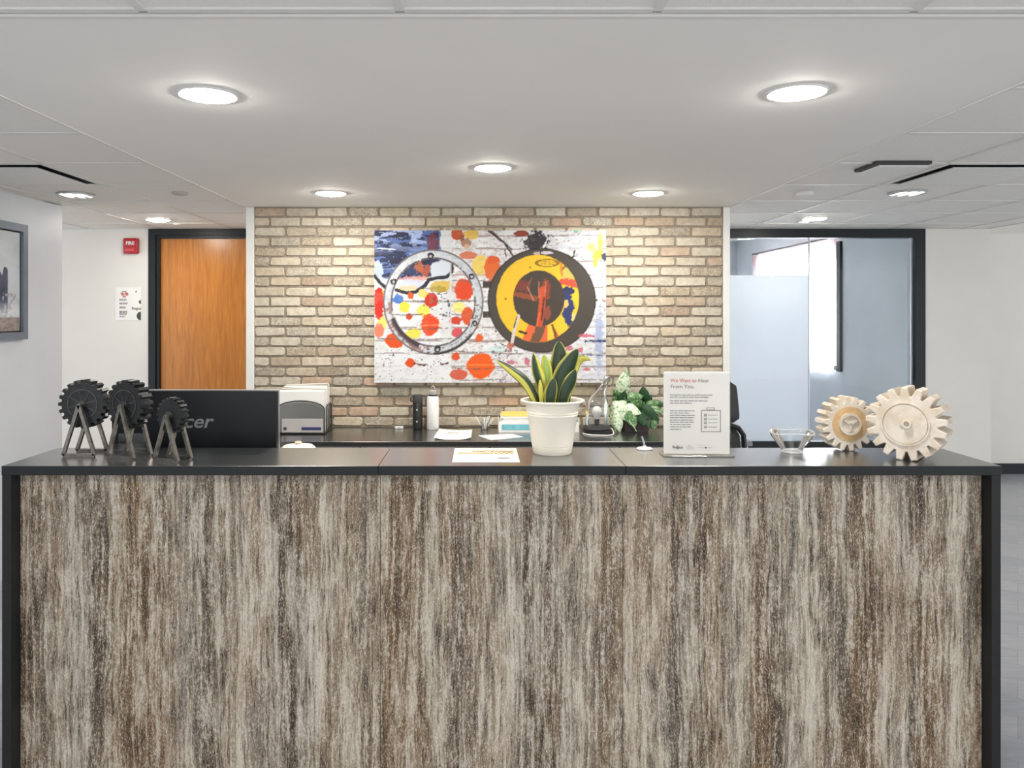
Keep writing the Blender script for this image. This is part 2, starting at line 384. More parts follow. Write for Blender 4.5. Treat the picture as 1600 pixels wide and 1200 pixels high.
# ================================================================== STRUCTURE
struct('floor', bx(-6, 8, -5, 12, -.1, 0), 'floor', 'grey vinyl plank floor')
ceil = struct('ceiling', bx(-6, 4.31, -.6, 6.62, CEIL+.26, CEIL+.34), 'tile', 'white suspended tile ceiling with a smooth drywall soffit')
SX0, SX1, SY0, SY1 = -1.565, 1.672, 1.84, 5.15
obj('soffit', bx(SX0, SX1, SY0+.012, 6.5, CEIL-.002, CEIL+.03), 'soffit', ceil)['label'] = 'smooth white drywall soffit'
bm = bmesh.new()
box(bm, SX0-.008, SX0, SY0, 6.5, CEIL-.005, CEIL+.02); box(bm, SX1, SX1+.008, SY0, 6.5, CEIL-.005, CEIL+.02); box(bm, SX0-.008, SX1+.008, SY0-.004, SY0+.012, CEIL-.006, CEIL+.02)
obj('soffit_edge', bm, 'rail', ceil)
ROWS = [1.84+.61*k for k in range(8)]+[6.5]
def tile(x0, x1, y0, y1):
    g = .008
    obj('ceiling_tile', bx(x0+g, x1-g, y0+g, y1-g, CEIL+.005, CEIL+.03), 'tile', ceil)
def rail(x0, x1, y0, y1): obj('grid_rail', bx(x0, x1, y0, y1, CEIL, CEIL+.028), 'rail', ceil)
DIFF = [(-2.70, -2.09, 3.67, 4.28), (2.235, 2.845, 3.67, 4.28)]
def field(xs, rows, skip=False):
    for a, b in zip(xs, xs[1:]):
        for c, d in zip(rows, rows[1:]):
            if any(abs(a-q[0]) < .02 and abs(c-q[2]) < .02 for q in DIFF): continue
            tile(a, b, c, d)
    for x in xs: rail(x-.011, x+.011, rows[0]+(.0112 if skip else 0), rows[-1])
    for r in rows[1 if skip else 0:]:
        for a, b in zip(xs, xs[1:]): rail(a+.011, b-.011, r-.011, r+.011)
field([-2.79, -2.70, -2.09, SX0-.012], [r for r in ROWS if r < 5.2])
field([-4.53, -3.92, -3.31, -2.70, -2.09, SX0-.012], [r for r in ROWS if r > 4.8], True)
field([SX1+.012, 2.235, 2.845, 3.455, 4.065, 4.30], ROWS)
field([-3.24, -2.63, -2.02, -1.41, -.80, -.19, .42, 1.03, 1.64, 2.25, 2.86, 3.47], [1.23, 1.818])
obj('ceiling_panel', bx(-4.5, 4.30, -.6, 1.219, CEIL+.004, CEIL+.03), 'tile', ceil)
# higher ceiling of the passage on the right
struct('ceiling_passage', bx(4.31, 8, -.6, 9, PZ(365, 7.44), PZ(365, 7.44)+.1), 'soffit', 'white ceiling of the passage past the glass office')

# back wall: drywall block faced with brick
BY = 5.145
wb = struct('wall_back', bx(SX0, SX1, BY+.022, 6.5, 0, CEIL-.002), 'white_wall', 'free-standing wall faced with cream brick')
BX0, BX1 = PX(397, BY), PX(1130, BY)
obj('mortar', bx(BX0, BX1, BY+.008, BY+.022, 0, CEIL-.003), 'mortar', wb)
obj('corner_trim', rbox(SX0-.002, BX0, BY-.006, BY+.06, 0, CEIL-.003, .003), 'trim_white', wb)
obj('corner_trim', rbox(BX1, SX1+.002, BY-.006, BY+.06, 0, CEIL-.003, .003), 'trim_white', wb)
def brick_geo(bm, x0, x1, z0, z1, rr, cx=0, cz=0):
    ch = rr.uniform(.005, .013); j = lambda s: rr.uniform(-s, s)
    base = [(x0+ch, z0), (x1-ch, z0), (x1, z0+ch), (x1, z1-ch), (x1-ch, z1), (x0+ch, z1), (x0, z1-ch), (x0, z0+ch)]
    out = [(x+j(.0032), z+j(.003)) for x, z in base]
    ins = [(x+(.0045 if x < (x0+x1)/2 else -.0045), z+(.0035 if z < (z0+z1)/2 else -.0035)) for x, z in out]
    a = [bm.verts.new((x-cx, .009, z-cz)) for x, z in out]; b = [bm.verts.new((x-cx, .002+j(.001), z-cz)) for x, z in out]
    c = [bm.verts.new((x-cx, -.002+j(.0012), z-cz)) for x, z in ins]
    for A, B in ((a, b), (b, c)):
        for i in range(8): bm.faces.new((A[i], A[(i+1) % 8], B[(i+1) % 8], B[i]))
    bm.faces.new(c)
PW, RH = 48.8*BY/F, 15.6*BY/F; JT = .0135
variants = []
for i in range(10):
    bm = bmesh.new(); brick_geo(bm, -PW/2+JT/2, PW/2-JT/2, -RH/2+JT/2, RH/2-JT/2, rnd)
    bmesh.ops.recalc_face_normals(bm, faces=bm.faces)
    me = bpy.data.meshes.new('brick'); bm.to_mesh(me); bm.free(); me.materials.append(M['brick']); variants.append(me)
hidden = bmesh.new()
for r in range(0, 50):
    zc = PZ(331+15.6*r, BY); off = 445.5 if r % 2 == 0 else 421
    if zc-RH/2 < 0: break
    ztop = min(zc+RH/2-JT/2, CEIL-.004)
    for q in range(-2, 18):
        a = PX(off+48.8*q, BY)+JT/2; b = a+PW-JT
        full = a >= BX0 and b <= BX1 and r > 0
        a2, b2 = max(a, BX0+.001), min(b, BX1-.001)
        if b2-a2 < .02: continue
        pa, pb = VX+a2*F/BY, VX+b2*F/BY; py = 331+15.6*r
        if r >= 23 or (pa > 588 and pb < 944 and 368 < py < 590):
            brick_geo(hidden, a2, b2, zc-RH/2+JT/2, ztop, rnd); continue
        if full:
            o = bpy.data.objects.new('brick', rnd.choice(variants)); C.objects.link(o); o.parent = wb; o.location = ((a+b)/2, BY, zc)
        else:
            bm = bmesh.new(); cx = (a2+b2)/2; brick_geo(bm, a2, b2, zc-RH/2+JT/2, ztop, rnd, cx, zc)
            obj('brick', bm, 'brick', wb, loc=(cx, BY, zc))
o = obj('brick_courses', hidden, 'brick', wb, loc=(0, BY, 0)); o['kind'] = 'stuff'

# left wall, corridor wall with the wooden door, passage walls
struct('wall_left', bx(-2.90, -2.78, -.6, 5.11, 0, CEIL-.001), 'blue_wall', 'pale blue-grey side wall')
DY = 6.5
fxl, fxr, dl, dr = PX(234, DY), -1.70, PX(250, DY), -1.78
bm = bmesh.new(); box(bm, -6, fxl, DY, DY+.12, 0, CEIL-.001); box(bm, fxr, SX0+.3, DY, DY+.12, 0, CEIL-.001)
struct('wall_corridor', bm, 'white_wall', 'white corridor wall beside the wooden door')
bm = bmesh.new(); box(bm, -4.55, fxl-.001, DY-.015, DY, 0, .10); struct('baseboard_corridor', bm, 'black_frame', 'black baseboard of the corridor wall')
dtop = PZ(373, DY)
bm = bmesh.new()
box(bm, fxl, dl-.028, DY-.03, DY+.1, 0, CEIL-.002); box(bm, dl-.028, dl-.002, DY-.012, DY+.1, 0, dtop+.03)
box(bm, dr+.002, fxr, DY-.03, DY+.1, 0, CEIL-.002); box(bm, dl-.028, dr+.002, DY-.03, DY+.1, dtop+.03, CEIL-.002); box(bm, dl-.002, dr+.002, DY-.012, DY+.1, dtop+.003, dtop+.03)
dn = struct('door_1', bx(dl, dr, DY+.02, DY+.062, .005, dtop), 'door_wood', 'orange-stained wooden door in a black frame')
obj('door_frame', bm, 'black_frame', dn)
bm = bmesh.new(); tube(bm, [(dr-.07, DY+.02, 1.0), (dr-.07, DY-.04, 1.0), (dr-.18, DY-.045, 1.0)], .01); lathe_ = bm
obj('door_handle', bm, 'steel', dn, True)

# glass office front
gx0, gx1 = SX1, PX(1427, DY)
fx1 = PX(1443, DY); gtop = PZ(372, DY); gmid = PX(1265, DY); gbot = .47
w1 = struct('window_1', bx(gx0, fx1, DY-.03, DY+.05, gtop, CEIL-.002), 'black_frame', 'glass office front with a black frame')
obj('jamb', bx(gx1, fx1, DY-.03, DY+.05, 0, gtop), 'black_frame', w1)
obj('bottom_rail', bx(gx0, gx1, DY-.03, DY+.05, .36, gbot), 'black_frame', w1)
obj('lower_panel', bx(gx0, gx1, DY-.01, DY+.04, 0, .36), 'office_wall', w1)
obj('pane', bx(gx0+.002, gmid-.003, DY+.008, DY+.018, gbot, gtop), 'glass', w1)
obj('pane', bx(gmid+.003, gx1-.001, DY+.008, DY+.018, gbot, gtop), 'glass', w1)
obj('pane_joint', bx(gmid-.0035, gmid+.0035, DY+.006, DY+.02, gbot, gtop), 'silver', w1)
obj('edge_channel', bx(gx1-.03, gx1-.018, DY-.004, DY+.03, gbot, gtop), 'silver', w1)
obj('frosted_film', bx(gx0+.003, gmid-.004, DY+.0185, DY+.0195, gbot, PZ(430, DY)), 'frost', w1)['label'] = 'white frosted film covering most of the pane'
# white pier and passage end wall
struct('wall_pier', bx(fx1, 4.31, DY-.02, 7.43, 0, CEIL-.001), 'white_wall', 'white wall pier beside the glass office')
struct('wall_passage', bx(4.2, 8, 7.44, 7.56, 0, 2.5), 'white_wall', 'white end wall of the passage')
bm = bmesh.new(); box(bm, fx1+.001, 4.326, DY-.036, DY-.02, 0, .10); box(bm, 4.31, 4.326, DY-.02, 7.423, 0, .10)
struct('baseboard_pier', bm, 'black_frame', 'black baseboard of the wall pier')
struct('baseboard_passage', bx(4.327, 8, 7.424, 7.44, 0, .10), 'black_frame', 'black baseboard of the passage end wall')
# office behind the glass
OX = 3.74
wy0, wy1, wz0, wz1 = 8.02, 10.3, PZ(580, 8.02), PZ(378, 8.02)
bm = bmesh.new()
box(bm, OX, OX+.1, 7.431, wy0, 0, 2.6); box(bm, OX, OX+.1, wy1, 11.2, 0, 2.6); box(bm, OX, OX+.1, wy0, wy1, 0, wz0); box(bm, OX, OX+.1, wy0, wy1, wz1, 2.6)
box(bm, OX, OX+.014, DY+.051, 7.431, 0, 2.6)
struct('wall_office_right', bm, 'office_wall', 'pale grey office side wall with a window')
struct('wall_office_front', bx(.5, OX+.1, DY+.051, 6.62, CEIL-.002, CEIL+.0299), 'white_wall', 'strip of wall above the glass office front')
bm = bx(.5, OX+.1, 6.621, 6.66, CEIL-.002, 2.6); struct('wall_office_lintel', bm, 'office_wall', 'office side of the wall above the glass front')
struct('wall_office_back', bx(.5, OX+.1, 11.2, 11.3, 0, 2.6), 'office_wall', 'pale back wall of the glass office')
struct('wall_office_left', bx(.5, .6, 6.5, 11.2, 0, 2.6), 'office_wall', 'pale left wall of the glass office')
struct('ceiling_office', bx(.5, OX+.1, 6.55, 11.3, 2.6, 2.7), 'soffit', 'white ceiling of the glass office')
M['daylight'] = emit_mat('daylight_pane', (246, 249, 255), 13.0)
w2 = struct('window_2', bx(OX+.07, OX+.08, wy0, wy1, wz0, wz1), 'daylight', 'office window bright with daylight')
bm = bmesh.new()
for (a, b, c, d) in ((wy0, wy0+.05, wz0, wz1), (wy1-.05, wy1, wz0, wz1), (wy0, wy1, wz0, wz0+.05), (wy0, wy1, wz1-.05, wz1), (9.1, 9.15, wz0, wz1)):
    box(bm, OX+.03, OX+.069, a, b, c, d)
obj('window_frame', bm, 'black_frame', w2)
bm = bmesh.new(); box(bm, OX-.03, OX-.001, wy0-.10, wy0-.02, wz0, wz1); obj('side_channel', bm, 'black_frame', w2)
def curtain_mat():
    k = NT('sheer_curtain'); t = k.t
    n = k.noise(k.coord((1, 3, 1.2)), 3, 5, .6); tc = k.n('ShaderNodeTexCoord'); sp = k.n('ShaderNodeSeparateXYZ'); k.l(tc.outputs['Object'], sp.inputs[0])
    up = k.math('MULTIPLY', k.math('SUBTRACT', sp.outputs[2], wz1-.28), 4.0, True)
    c = k.mix(k.math('MULTIPLY', up, k.math('MULTIPLY', n, 1.0)), srgb(238, 238, 240), srgb(206, 140, 146))
    t.nodes.remove(k.b); d = k.n('ShaderNodeBsdfDiffuse'); tl = k.n('ShaderNodeBsdfTranslucent'); k.l(c, d.inputs[0]); k.l(c, tl.inputs[0])
    m = k.n('ShaderNodeMixShader'); m.inputs[0].default_value = .45; k.l(d.outputs[0], m.inputs[1]); k.l(tl.outputs[0], m.inputs[2]); k.l(m.outputs[0], k.out.inputs[0]); return k.m
M['white_curtain'] = curtain_mat()
bm = bmesh.new(); NY, NZ = 70, 14; g = []
for i in range(NY+1):
    row = []
    for j in range(NZ+1):
        y = wy0-.02+(wy1-wy0+.04)*i/NY; z = wz0-.04+(wz1+.03-wz0+.04)*j/NZ
        row.append(bm.verts.new((OX-.05-.02*math.sin(y*26+j*.25)-.012*math.sin(y*61), y, z)))
    g.append(row)
for i in range(NY):
    for j in range(NZ): bm.faces.new((g[i][j], g[i+1][j], g[i+1][j+1], g[i][j+1]))
tag(obj('curtain', bm, 'white_curtain', None, True), 'sheer white curtain with reddish top edge over the office window', 'curtain')
bm = bmesh.new(); tube(bm, [(OX-.055, wy0-.08, wz1+.05), (OX-.055, wy1+.08, wz1+.05)], .012)
for y in (wy0-.05, wy1+.05): tube(bm, [(OX-.055, y, wz1+.05), (OX+.001, y, wz1+.05)], .008)
tag(obj('curtain_rod', bm, 'steel', None, True), 'thin metal curtain rod above the office window', 'curtain rod')

# ================================================================== RECEPTION DESK
D0, D1 = 2.55, 2.895
LX, RX = PX(2, D0), PX(1565, D0)
S1, S2 = -.338, .484
desk = thing('reception_desk', 'long black-topped reception desk faced with distressed wood panels', 'desk', ((LX+RX)/2, 2.7, 0))
def dpart(name, bm, mat, label=None):
    o = obj(name, bm, mat, desk); o.matrix_parent_inverse = Matrix.Translation((-(LX+RX)/2, -2.7, 0))
    if label: o['label'] = label
    return o
for a, b in ((LX, S1-.0006), (S1+.0006, S2-.0006), (S2+.0006, RX)):
    bm = rbox(a, b, D0, D1, CT-.031, CT, .0012, 1); o = dpart('counter_top', bm, 'black_edge', 'satin black counter top section')
    o.data.materials.append(M['black_lam'])
    for p in o.data.polygons: p.material_index = 1 if p.normal.z > .5 else 0
PYF = 2.605
for a, b in ((LX+.031, S1-.0008), (S1+.0008, S2-.0008), (S2+.0008, RX-.031)):
    dpart('front_panel', bx(a, b, PYF, PYF+.025, 0, CT-.0315), 'rustic', 'front panel of brown and grey distressed wood laminate')
dpart('side_panel', bx(LX, LX+.030, D0+.004, D1-.004, 0, CT-.0315), 'black_edge'); dpart('side_panel', bx(RX-.030, RX, D0+.004, D1-.004, 0, CT-.0315), 'black_edge')
dpart('worktop', bx(LX+.031, RX-.031, PYF+.026, 3.35, .72, .75), 'black_lam'); dpart('riser_panel', bx(LX+.031, RX-.031, D1-.02, D1-.004, .7505, CT-.0315), 'black_edge')

# ================================================================== CREDENZA
CF, CB = 4.55, BY-.006
cx0, cx1 = -1.50, 1.615
tag(obj('credenza_worktop', rbox(cx0, cx1, CF, CB, CR-.028, CR, .002, 1), 'black_lam'), 'long black worktop along the brick wall', 'worktop')
M['lam_grey'] = plain('light_laminate', (214, 212, 208), .5, var=.03)
nu = 4; cw = (cx1-cx0-.02)/nu
for i in range(nu):
    a = cx0+.01+cw*i; c = thing('cabinet', 'light grey two-drawer cabinet under the black worktop, '+('at the end by the wooden door', 'second from the wooden door', 'second from the glass office', 'at the end by the glass office')[i], 'cabinet', (a+cw/2, CF+.3, 0), 0, 'cabinets under the back worktop')
    def cp(name, bm, mat, par=None, c=c, a=a):
        o = obj(name, bm, mat, par or c)
        if par is None: o.matrix_parent_inverse = Matrix.Translation((-(a+cw/2), -(CF+.3), 0))
        return o
    cp('body', bx(a+.002, a+cw-.002, CF+.05, CB-.01, .0, CR-.0285), 'lam_grey')
    for z0, z1 in ((.08, .40), (.41, CR-.035)):
        d = cp('drawer', rbox(a+.006, a+cw-.006, CF+.03, CF+.0495, z0, z1, .002, 1), 'lam_grey')
        bm = bmesh.new(); zc = z1-.06; mx = a+cw/2; tube(bm, [(mx-.07, CF+.03, zc), (mx-.07, CF+.008, zc), (mx+.07, CF+.008, zc), (mx+.07, CF+.03, zc)], .005)
        cp('handle', bm, 'steel', d)

# ================================================================== CEILING FITTINGS
def downlight(px, py, label, rad=.094, lens='lens', grp=None):
    d = .716*F/(VY-py); x = PX(px, d); zc = CEIL-.002 if SX0 < x < SX1 else CEIL
    t = thing('downlight', label, 'ceiling light', (x, d, zc), 0, grp)
    bm = bmesh.new(); lathe(bm, [(rad-.010, .004), (rad-.010, -.004), (rad-.004, -.006), (rad, -.003), (rad, .004)], seg=40, closed=False); obj('trim_ring', bm, 'trim_white', t, True)
    bm = bmesh.new(); q_ = rad-.011; lathe(bm, [(q_, .001), (q_, -.004), (q_*.9, -.009), (q_*.65, -.014), (q_*.3, -.0165), (1e-4, -.017)], seg=40, closed=False); obj('lens', bm, lens, t, True)
downlight(325, 147, 'round recessed soffit light above the black gear ornaments')
downlight(1245, 143, 'round recessed soffit light above the clear glass bowl')
downlight(770, 261, 'round recessed soffit light standing alone between two pairs')
downlight(517, 301, 'round recessed light by the brick wall, above the file sorter')
downlight(1013, 301, 'round recessed light by the brick wall, above the leafy plant')
downlight(247, 343, 'round ceiling light in front of the wooden door', .09, 'lens_hall')
downlight(1273, 341, 'round ceiling light in front of the glass office', .09, 'lens_hall')
# lobby lights outside the picture: the hard shadow band under the counter edge comes from ceiling lamps about 2 m in front of it
for x_, y_, nm_, where in ((-1.5, .55, 'side', 'near the pale blue wall'), (.12, .55, 'middle', 'in the middle of the lobby'), (1.75, .55, 'passage', 'on the passage side')):
    t = thing('downlight_'+nm_+'_offscreen', 'round lobby ceiling light over the waiting side, '+where, 'ceiling light', (x_, y_, CEIL+.004))
    bm = bmesh.new(); lathe(bm, [(.084, .004), (.084, -.004), (.09, -.006), (.094, -.003), (.094, .004)], seg=40, closed=False); obj('trim_ring', bm, 'trim_white', t, True)
    bm = bmesh.new(); q_ = .083; lathe(bm, [(q_, .001), (q_, -.004), (q_*.9, -.009), (q_*.65, -.014), (q_*.3, -.0165), (1e-4, -.017)], seg=40, closed=False); obj('lens_'+nm_+'_offscreen', bm, 'lens', t, True)
def disc_cover(px, py, r, label, mat, cat='sprinkler cover'):
    d = .716*F/(VY-py); bm = bmesh.new(); lathe(bm, [(r, .006), (r, -.004), (r*.92, -.008), (1e-4, -.008)], PX(px, d), d, CEIL, 32, False)
    tag(obj('sprinkler_cover', bm, mat, None, True), label, cat)
disc_cover(281, 302, .046, 'small grey round sprinkler cover in the ceiling near the door', 'ink_light')
disc_cover(1257, 302, .05, 'small white round sprinkler cover in the ceiling near the glass office', 'trim_white')
disc_cover(277, 350, .03, 'tiny round sprinkler cover beside the ceiling light at the door', 'trim_white')
disc_cover(1256, 347, .04, 'tiny round sprinkler cover beside the ceiling light at the glass office', 'trim_white')
def louvre(px, py, label):
    d = .716*F/(VY-py); x = PX(px, d); t = thing('round_louvre_light', label, 'ceiling light', (x, d, CEIL))
    R = .105
    bm = bmesh.new(); lathe(bm, [(R-.012, .004), (R-.012, -.008), (R, -.006), (R, .004)], closed=False, seg=36); obj('trim_ring', bm, 'silver', t, True)
    bm = bmesh.new(); lathe(bm, [(1e-4, .002), (R-.012, .002), (R-.012, .0005), (1e-4, .0005)], closed=False, seg=36); obj('reflector', bm, 'silver', t)
    for q in range(-3, 4):
        xx = q*.027; hl = math.sqrt((R-.014)**2-xx*xx)
        obj('louvre_blade', bx(xx-.006, xx+.006, -hl, hl, -.008, 0), 'silver' if q % 2 else 'lens_dim', t)
louvre(118, 304, 'round louvred ceiling light near the framed picture')
louvre(1418, 301, 'round louvred ceiling light near the square air diffuser by the glass office')
def diffuser(x0, x1, y0, y1, side, label, s=.045):
    cx, cy = (x0+x1)/2, (y0+y1)/2; t = thing('air_diffuser', label, 'air vent', (cx, cy, CEIL)); hw, hh = (x1-x0)/2-.012, (y1-y0)/2-.012
    bm = bmesh.new(); box(bm, -hw, hw, -hh, hh, .22, .224)
    for a, b, c, d in ((-hw, hw, -hh, -hh+.003), (-hw, hw, hh-.003, hh), (-hw, -hw+.003, -hh+.003, hh-.003), (hw-.003, hw, -hh+.003, hh-.003)): box(bm, a, b, c, d, .0035, .22)
    obj('duct_box', bm, 'duct', t)
    bm = bmesh.new()
    for a, b, c, d in ((-hw, hw, -hh, -hh+.015), (-hw, hw, hh-.015, hh), (-hw, -hw+.015, -hh, hh), (hw-.015, hw, -hh, hh)): box(bm, a, b, c, d, .0, .0034)
    obj('frame', bm, 'rail', t)
    sx = side*s*1.1
    obj('plaque', bx(-hw+s*.55-sx*.45, hw-s*.55-sx*.45, -hh+s*1.25, hh-s*.25, -.003, .0034), 'trim_white', t)
diffuser(*DIFF[0], 1, 'square white air diffuser in the ceiling near the framed picture', .075)
diffuser(*DIFF[1], -1, 'large square white air diffuser in the ceiling near the glass office', .075)
d0 = .716*F/(VY-253); d1 = .716*F/(VY-268)
t = thing('air_diffuser', 'small square ceiling vent with a dark plate as slot shade near the soffit', 'air vent', (2.0, (d0+d1)/2-.02, CEIL+.004))
obj('housing', bx(-.13, .13, -.11, .11, -.014, 0), 'dark_slot', t)['label'] = 'dark plate standing in for slot shade'; obj('plaque', bx(-.10, .132, -.075, .125, -.022, -.0141), 'trim_white', t)  # dark grey plate behind the plaque paints in the shade of the slot

# ================================================================== WALL PIECES
# painting on the brick wall, print composed in the photograph's own pixel grid
W_, H_ = 363, 239
ax0, az1 = PX(585, 5.085), PZ(360, 5.085); ax1, az0 = PX(947, 5.085), PZ(598, 5.085)
art = thing('painting', 'large canvas print of two wheels and paint splatters on white brick', 'painting', ((ax0+ax1)/2, BY-.01, az0))
XX, YY = np.meshgrid(np.arange(W_)+585.0, np.arange(H_)+360.0)
N1, N2, N3, N4 = (nfield(H_, W_, c, c*.8, s) for c, s in ((40, 1), (14, 2), (6, 3), (3, 4)))
NS = nfield(H_, W_, 30, 4, 5); N5 = nfield(H_, W_, 2.4, 2.4, 6, 2)
img = np.zeros((H_, W_, 3))+np.array([.90, .905, .915]); img *= (.9+.16*N2)[..., None]
def rgb(*c): return np.array(c)/255.0
def put(mask, c, a=1.0):
    global img
    mk = np.clip(mask*a, 0, 1)[..., None]; img = img*(1-mk)+np.array(c)*mk
def ell(cx, cy, rx, ry, rough=.12, soft=.06, nz=None):
    d = np.sqrt(((XX-cx)/rx)**2+((YY-cy)/ry)**2)+rough*((N3 if nz is None else nz)-.5)*2+rough*(N5-.5)*1.6
    return np.clip((1-d)/soft+.5, 0, 1)
def rect(x0, x1, y0, y1): return ((XX >= x0) & (XX < x1) & (YY >= y0) & (YY < y1)).astype(float)
def line(pts, wd, rough=1.0):
    m = np.zeros_like(XX)
    for (xa, ya), (xb, yb) in zip(pts, pts[1:]):
        t_ = np.clip(((XX-xa)*(xb-xa)+(YY-ya)*(yb-ya))/((xb-xa)**2+(yb-ya)**2+1e-6), 0, 1)
        d = np.hypot(XX-xa-t_*(xb-xa), YY-ya-t_*(yb-ya)); m = np.maximum(m, np.clip(wd-d+rough*(N4-.5)*2+.5, 0, 1))
    return m
# white painted bricks: faint courses
cour = np.abs(((YY-360+4*N1) % 20.5)-10) ; put((cour < 1.3)*(N2 > .40), rgb(126, 112, 106), .6)
put((N4 > .70)*(XX > 705), rgb(120, 100, 110), .55); put((N3 > .66)*rect(705, 800, 360, 600), rgb(196, 150, 140), .45)
put(rect(860, 950, 360, 600)*(NS > .6), rgb(206, 212, 226), .7)
put(rect(585, 705, 553, 600), rgb(232, 234, 236), .85); put((N4 > .74)*rect(585, 705, 545, 600), rgb(70, 70, 90), .8)
put((N4 > .68)*rect(590, 625, 545, 575)*(np.abs((YY-560)+(XX-606)*.8) < 9), rgb(90, 96, 130), .8)
put(rect(690, 706, 360, 520), rgb(214, 216, 220), .8)
# navy corner with brush streaks
nv = np.clip((689-XX+6*(N2-.5))/2, 0, 1)*np.clip((436-YY-.0007*(XX-630)**2+10*(N2-.5))/4, 0, 1)
put(nv, rgb(40, 48, 80)); put(nv*(NS > .58), rgb(84, 110, 168), .9); put(nv*(nfield(H_, W_, 18, 5, 9) > .62), rgb(40, 42, 62), .9)
put(nv*np.clip((400-YY)/24, 0, 1)*(nfield(H_, W_, 16, 6, 11) > .48)*(XX < 668), rgb(170, 186, 228), .9)
put(nv*ell(676, 380, 9, 14, .4), rgb(120, 50, 60), .8); put(nv*line([(590, 388), (618, 390)], .9, .6), rgb(220, 224, 240))
put(nv*line([(586, 421), (640, 419)], .8, .8), rgb(150, 170, 205), .8); put(nv*(N4 > .80), rgb(205, 210, 230), .8)
put(ell(590, 424, 9, 16, .3), rgb(205, 222, 240), .8); put(nv*rect(686, 690, 360, 420), rgb(120, 150, 205), .6)
# inside of the pale ring, upper part
put(ell(690, 424, 19, 16, .15)*(YY < 440), rgb(206, 214, 226)); put(ell(652, 424, 20, 9, .4), rgb(60, 70, 110), .7)
put(ell(656, 418, 8, 9, .5), rgb(206, 110, 60), .8); put(ell(665, 424, 8, 8, .5), rgb(200, 90, 60), .8); put(ell(648, 436, 22, 5, .5), rgb(222, 150, 140), .8)
put(ell(645, 444, 26, 7, .4), rgb(196, 206, 236), .8); put(ell(640, 452, 20, 5, .5), rgb(220, 200, 150), .8)
put(line([(619, 453), (636, 458), (650, 456), (664, 446), (670, 437), (684, 434), (698, 433), (706, 424), (706, 412)], 2.6), rgb(42, 44, 54))
put(line([(585, 431), (594, 442), (602, 449)], 2.6), rgb(42, 44, 54))
put(ell(690, 447, 18, 9, .35), rgb(214, 178, 70), .9); put(ell(686, 452, 12, 5, .4), rgb(160, 140, 40), .6)
put(ell(622, 467, 8, 7, .4), rgb(70, 120, 200)); put(ell(597, 461, 10, 7, .4), rgb(196, 176, 40), .8)
for cx, cy, rx, ry, c in ((632, 480, 8, 8, (240, 216, 60)), (662, 485, 10, 9, (240, 222, 90)), (661, 459, 9, 7, (238, 214, 110)), (646, 521, 12, 8, (244, 224, 80)),
                          (717, 480, 10, 9, (238, 226, 130)), (751, 414, 13, 16, (238, 206, 100)), (737, 366, 11, 8, (232, 190, 80)), (597, 505, 7, 12, (238, 220, 110)),
                          (592, 474, 8, 24, (214, 44, 34)), (592, 516, 8, 10, (230, 130, 100)), (674, 469, 11, 11, (206, 52, 28)), (672, 507, 14, 17, (234, 74, 30)),
                          (725, 452, 15, 17, (226, 70, 30)), (751, 572, 21, 20, (244, 92, 24)), (641, 567, 7, 7, (232, 80, 30)), (639, 495, 5, 5, (206, 66, 34)),
                          (617, 532, 14, 12, (232, 82, 30)), (749, 528, 6, 6, (228, 96, 36)), (712, 501, 9, 6, (206, 70, 40)), (731, 494, 10, 14, (222, 84, 40)),
                          (714, 520, 9, 8, (214, 80, 90)), (714, 366, 10, 9, (196, 80, 40)), (728, 380, 8, 8, (176, 128, 104)), (729, 385, 4, 4, (222, 178, 140)),
                          (732, 399, 14, 6, (214, 120, 90)), (769, 420, 12, 20, (228, 104, 44)), (771, 406, 9, 6, (226, 90, 34)), (712, 557, 6, 6, (222, 84, 40)),
                          (717, 585, 14, 8, (214, 96, 70)), (641, 462, 5, 6, (214, 92, 40)), (815, 365, 12, 5, (146, 64, 50)), (722, 372, 4, 4, (150, 90, 60))):
    put(ell(cx, cy, rx, ry, .14 if rx > 9 else .25), rgb(*c))
put(rect(700, 706, 360, 560)*(XX > 702), rgb(214, 214, 216), .8)
for y_, xa, xb in ((438, 707, 770), (470, 645, 745), (491, 612, 660), (513, 607, 700), (529, 590, 706), (575, 706, 790), (549, 706, 800), (533, 735, 790)):
    put(line([(xa, y_), ((xa+xb)/2, y_+1.5), (xb, y_)], .7, 1.4), rgb(110, 92, 84), .75)
put(line([(656, 509), (690, 507)], .7), rgb(238, 170, 120), .8); put(line([(732, 570), (772, 570)], .8), rgb(250, 150, 60))
put(line([(648, 568), (664, 571)], 1.4, 1.5), rgb(96, 50, 40)); put(line([(690, 570), (700, 567)], 1.2, 1.5), rgb(80, 50, 50))
put((N4 > .60)*rect(662, 704, 455, 500)*(N2 > .5), rgb(70, 66, 76), .8)
# pale worn ring
def ring(cx, cy, ro, rx_, ri, riy):
    a = np.sqrt(((XX-cx)/ro)**2+((YY-cy)/rx_)**2); b = np.sqrt(((XX-cx)/ri)**2+((YY-cy)/riy)**2); return a, b
a, b = ring(677, 472, 79, 83, 63.5, 67); rm = np.clip((1-a)*50, 0, 1)*np.clip((b-1)*45, 0, 1)
put(rm, rgb(204, 210, 216)); put(rm*(N3 > .55), rgb(180, 188, 194), .8)
ang = np.degrees(np.arctan2(YY-472, XX-677))
put(rm*np.clip((1.06-b)*30, 0, 1)*(N2 > .40), rgb(60, 46, 50), .9); put(rm*np.clip((a-.955)*40, 0, 1), rgb(66, 52, 50), .85)
low = ((ang > 95) & (ang < 195)); put(rm*low*(nfield(H_, W_, 5, 5, 21) > .5), rgb(150, 110, 104), .8)
put(rm*((ang > 108) & (ang < 158))*np.clip((1.16-b)*14, 0, 1), rgb(70, 56, 60), .95); put(rm*((ang > 0) & (ang < 100))*(N4 > .62), rgb(110, 96, 90), .8)
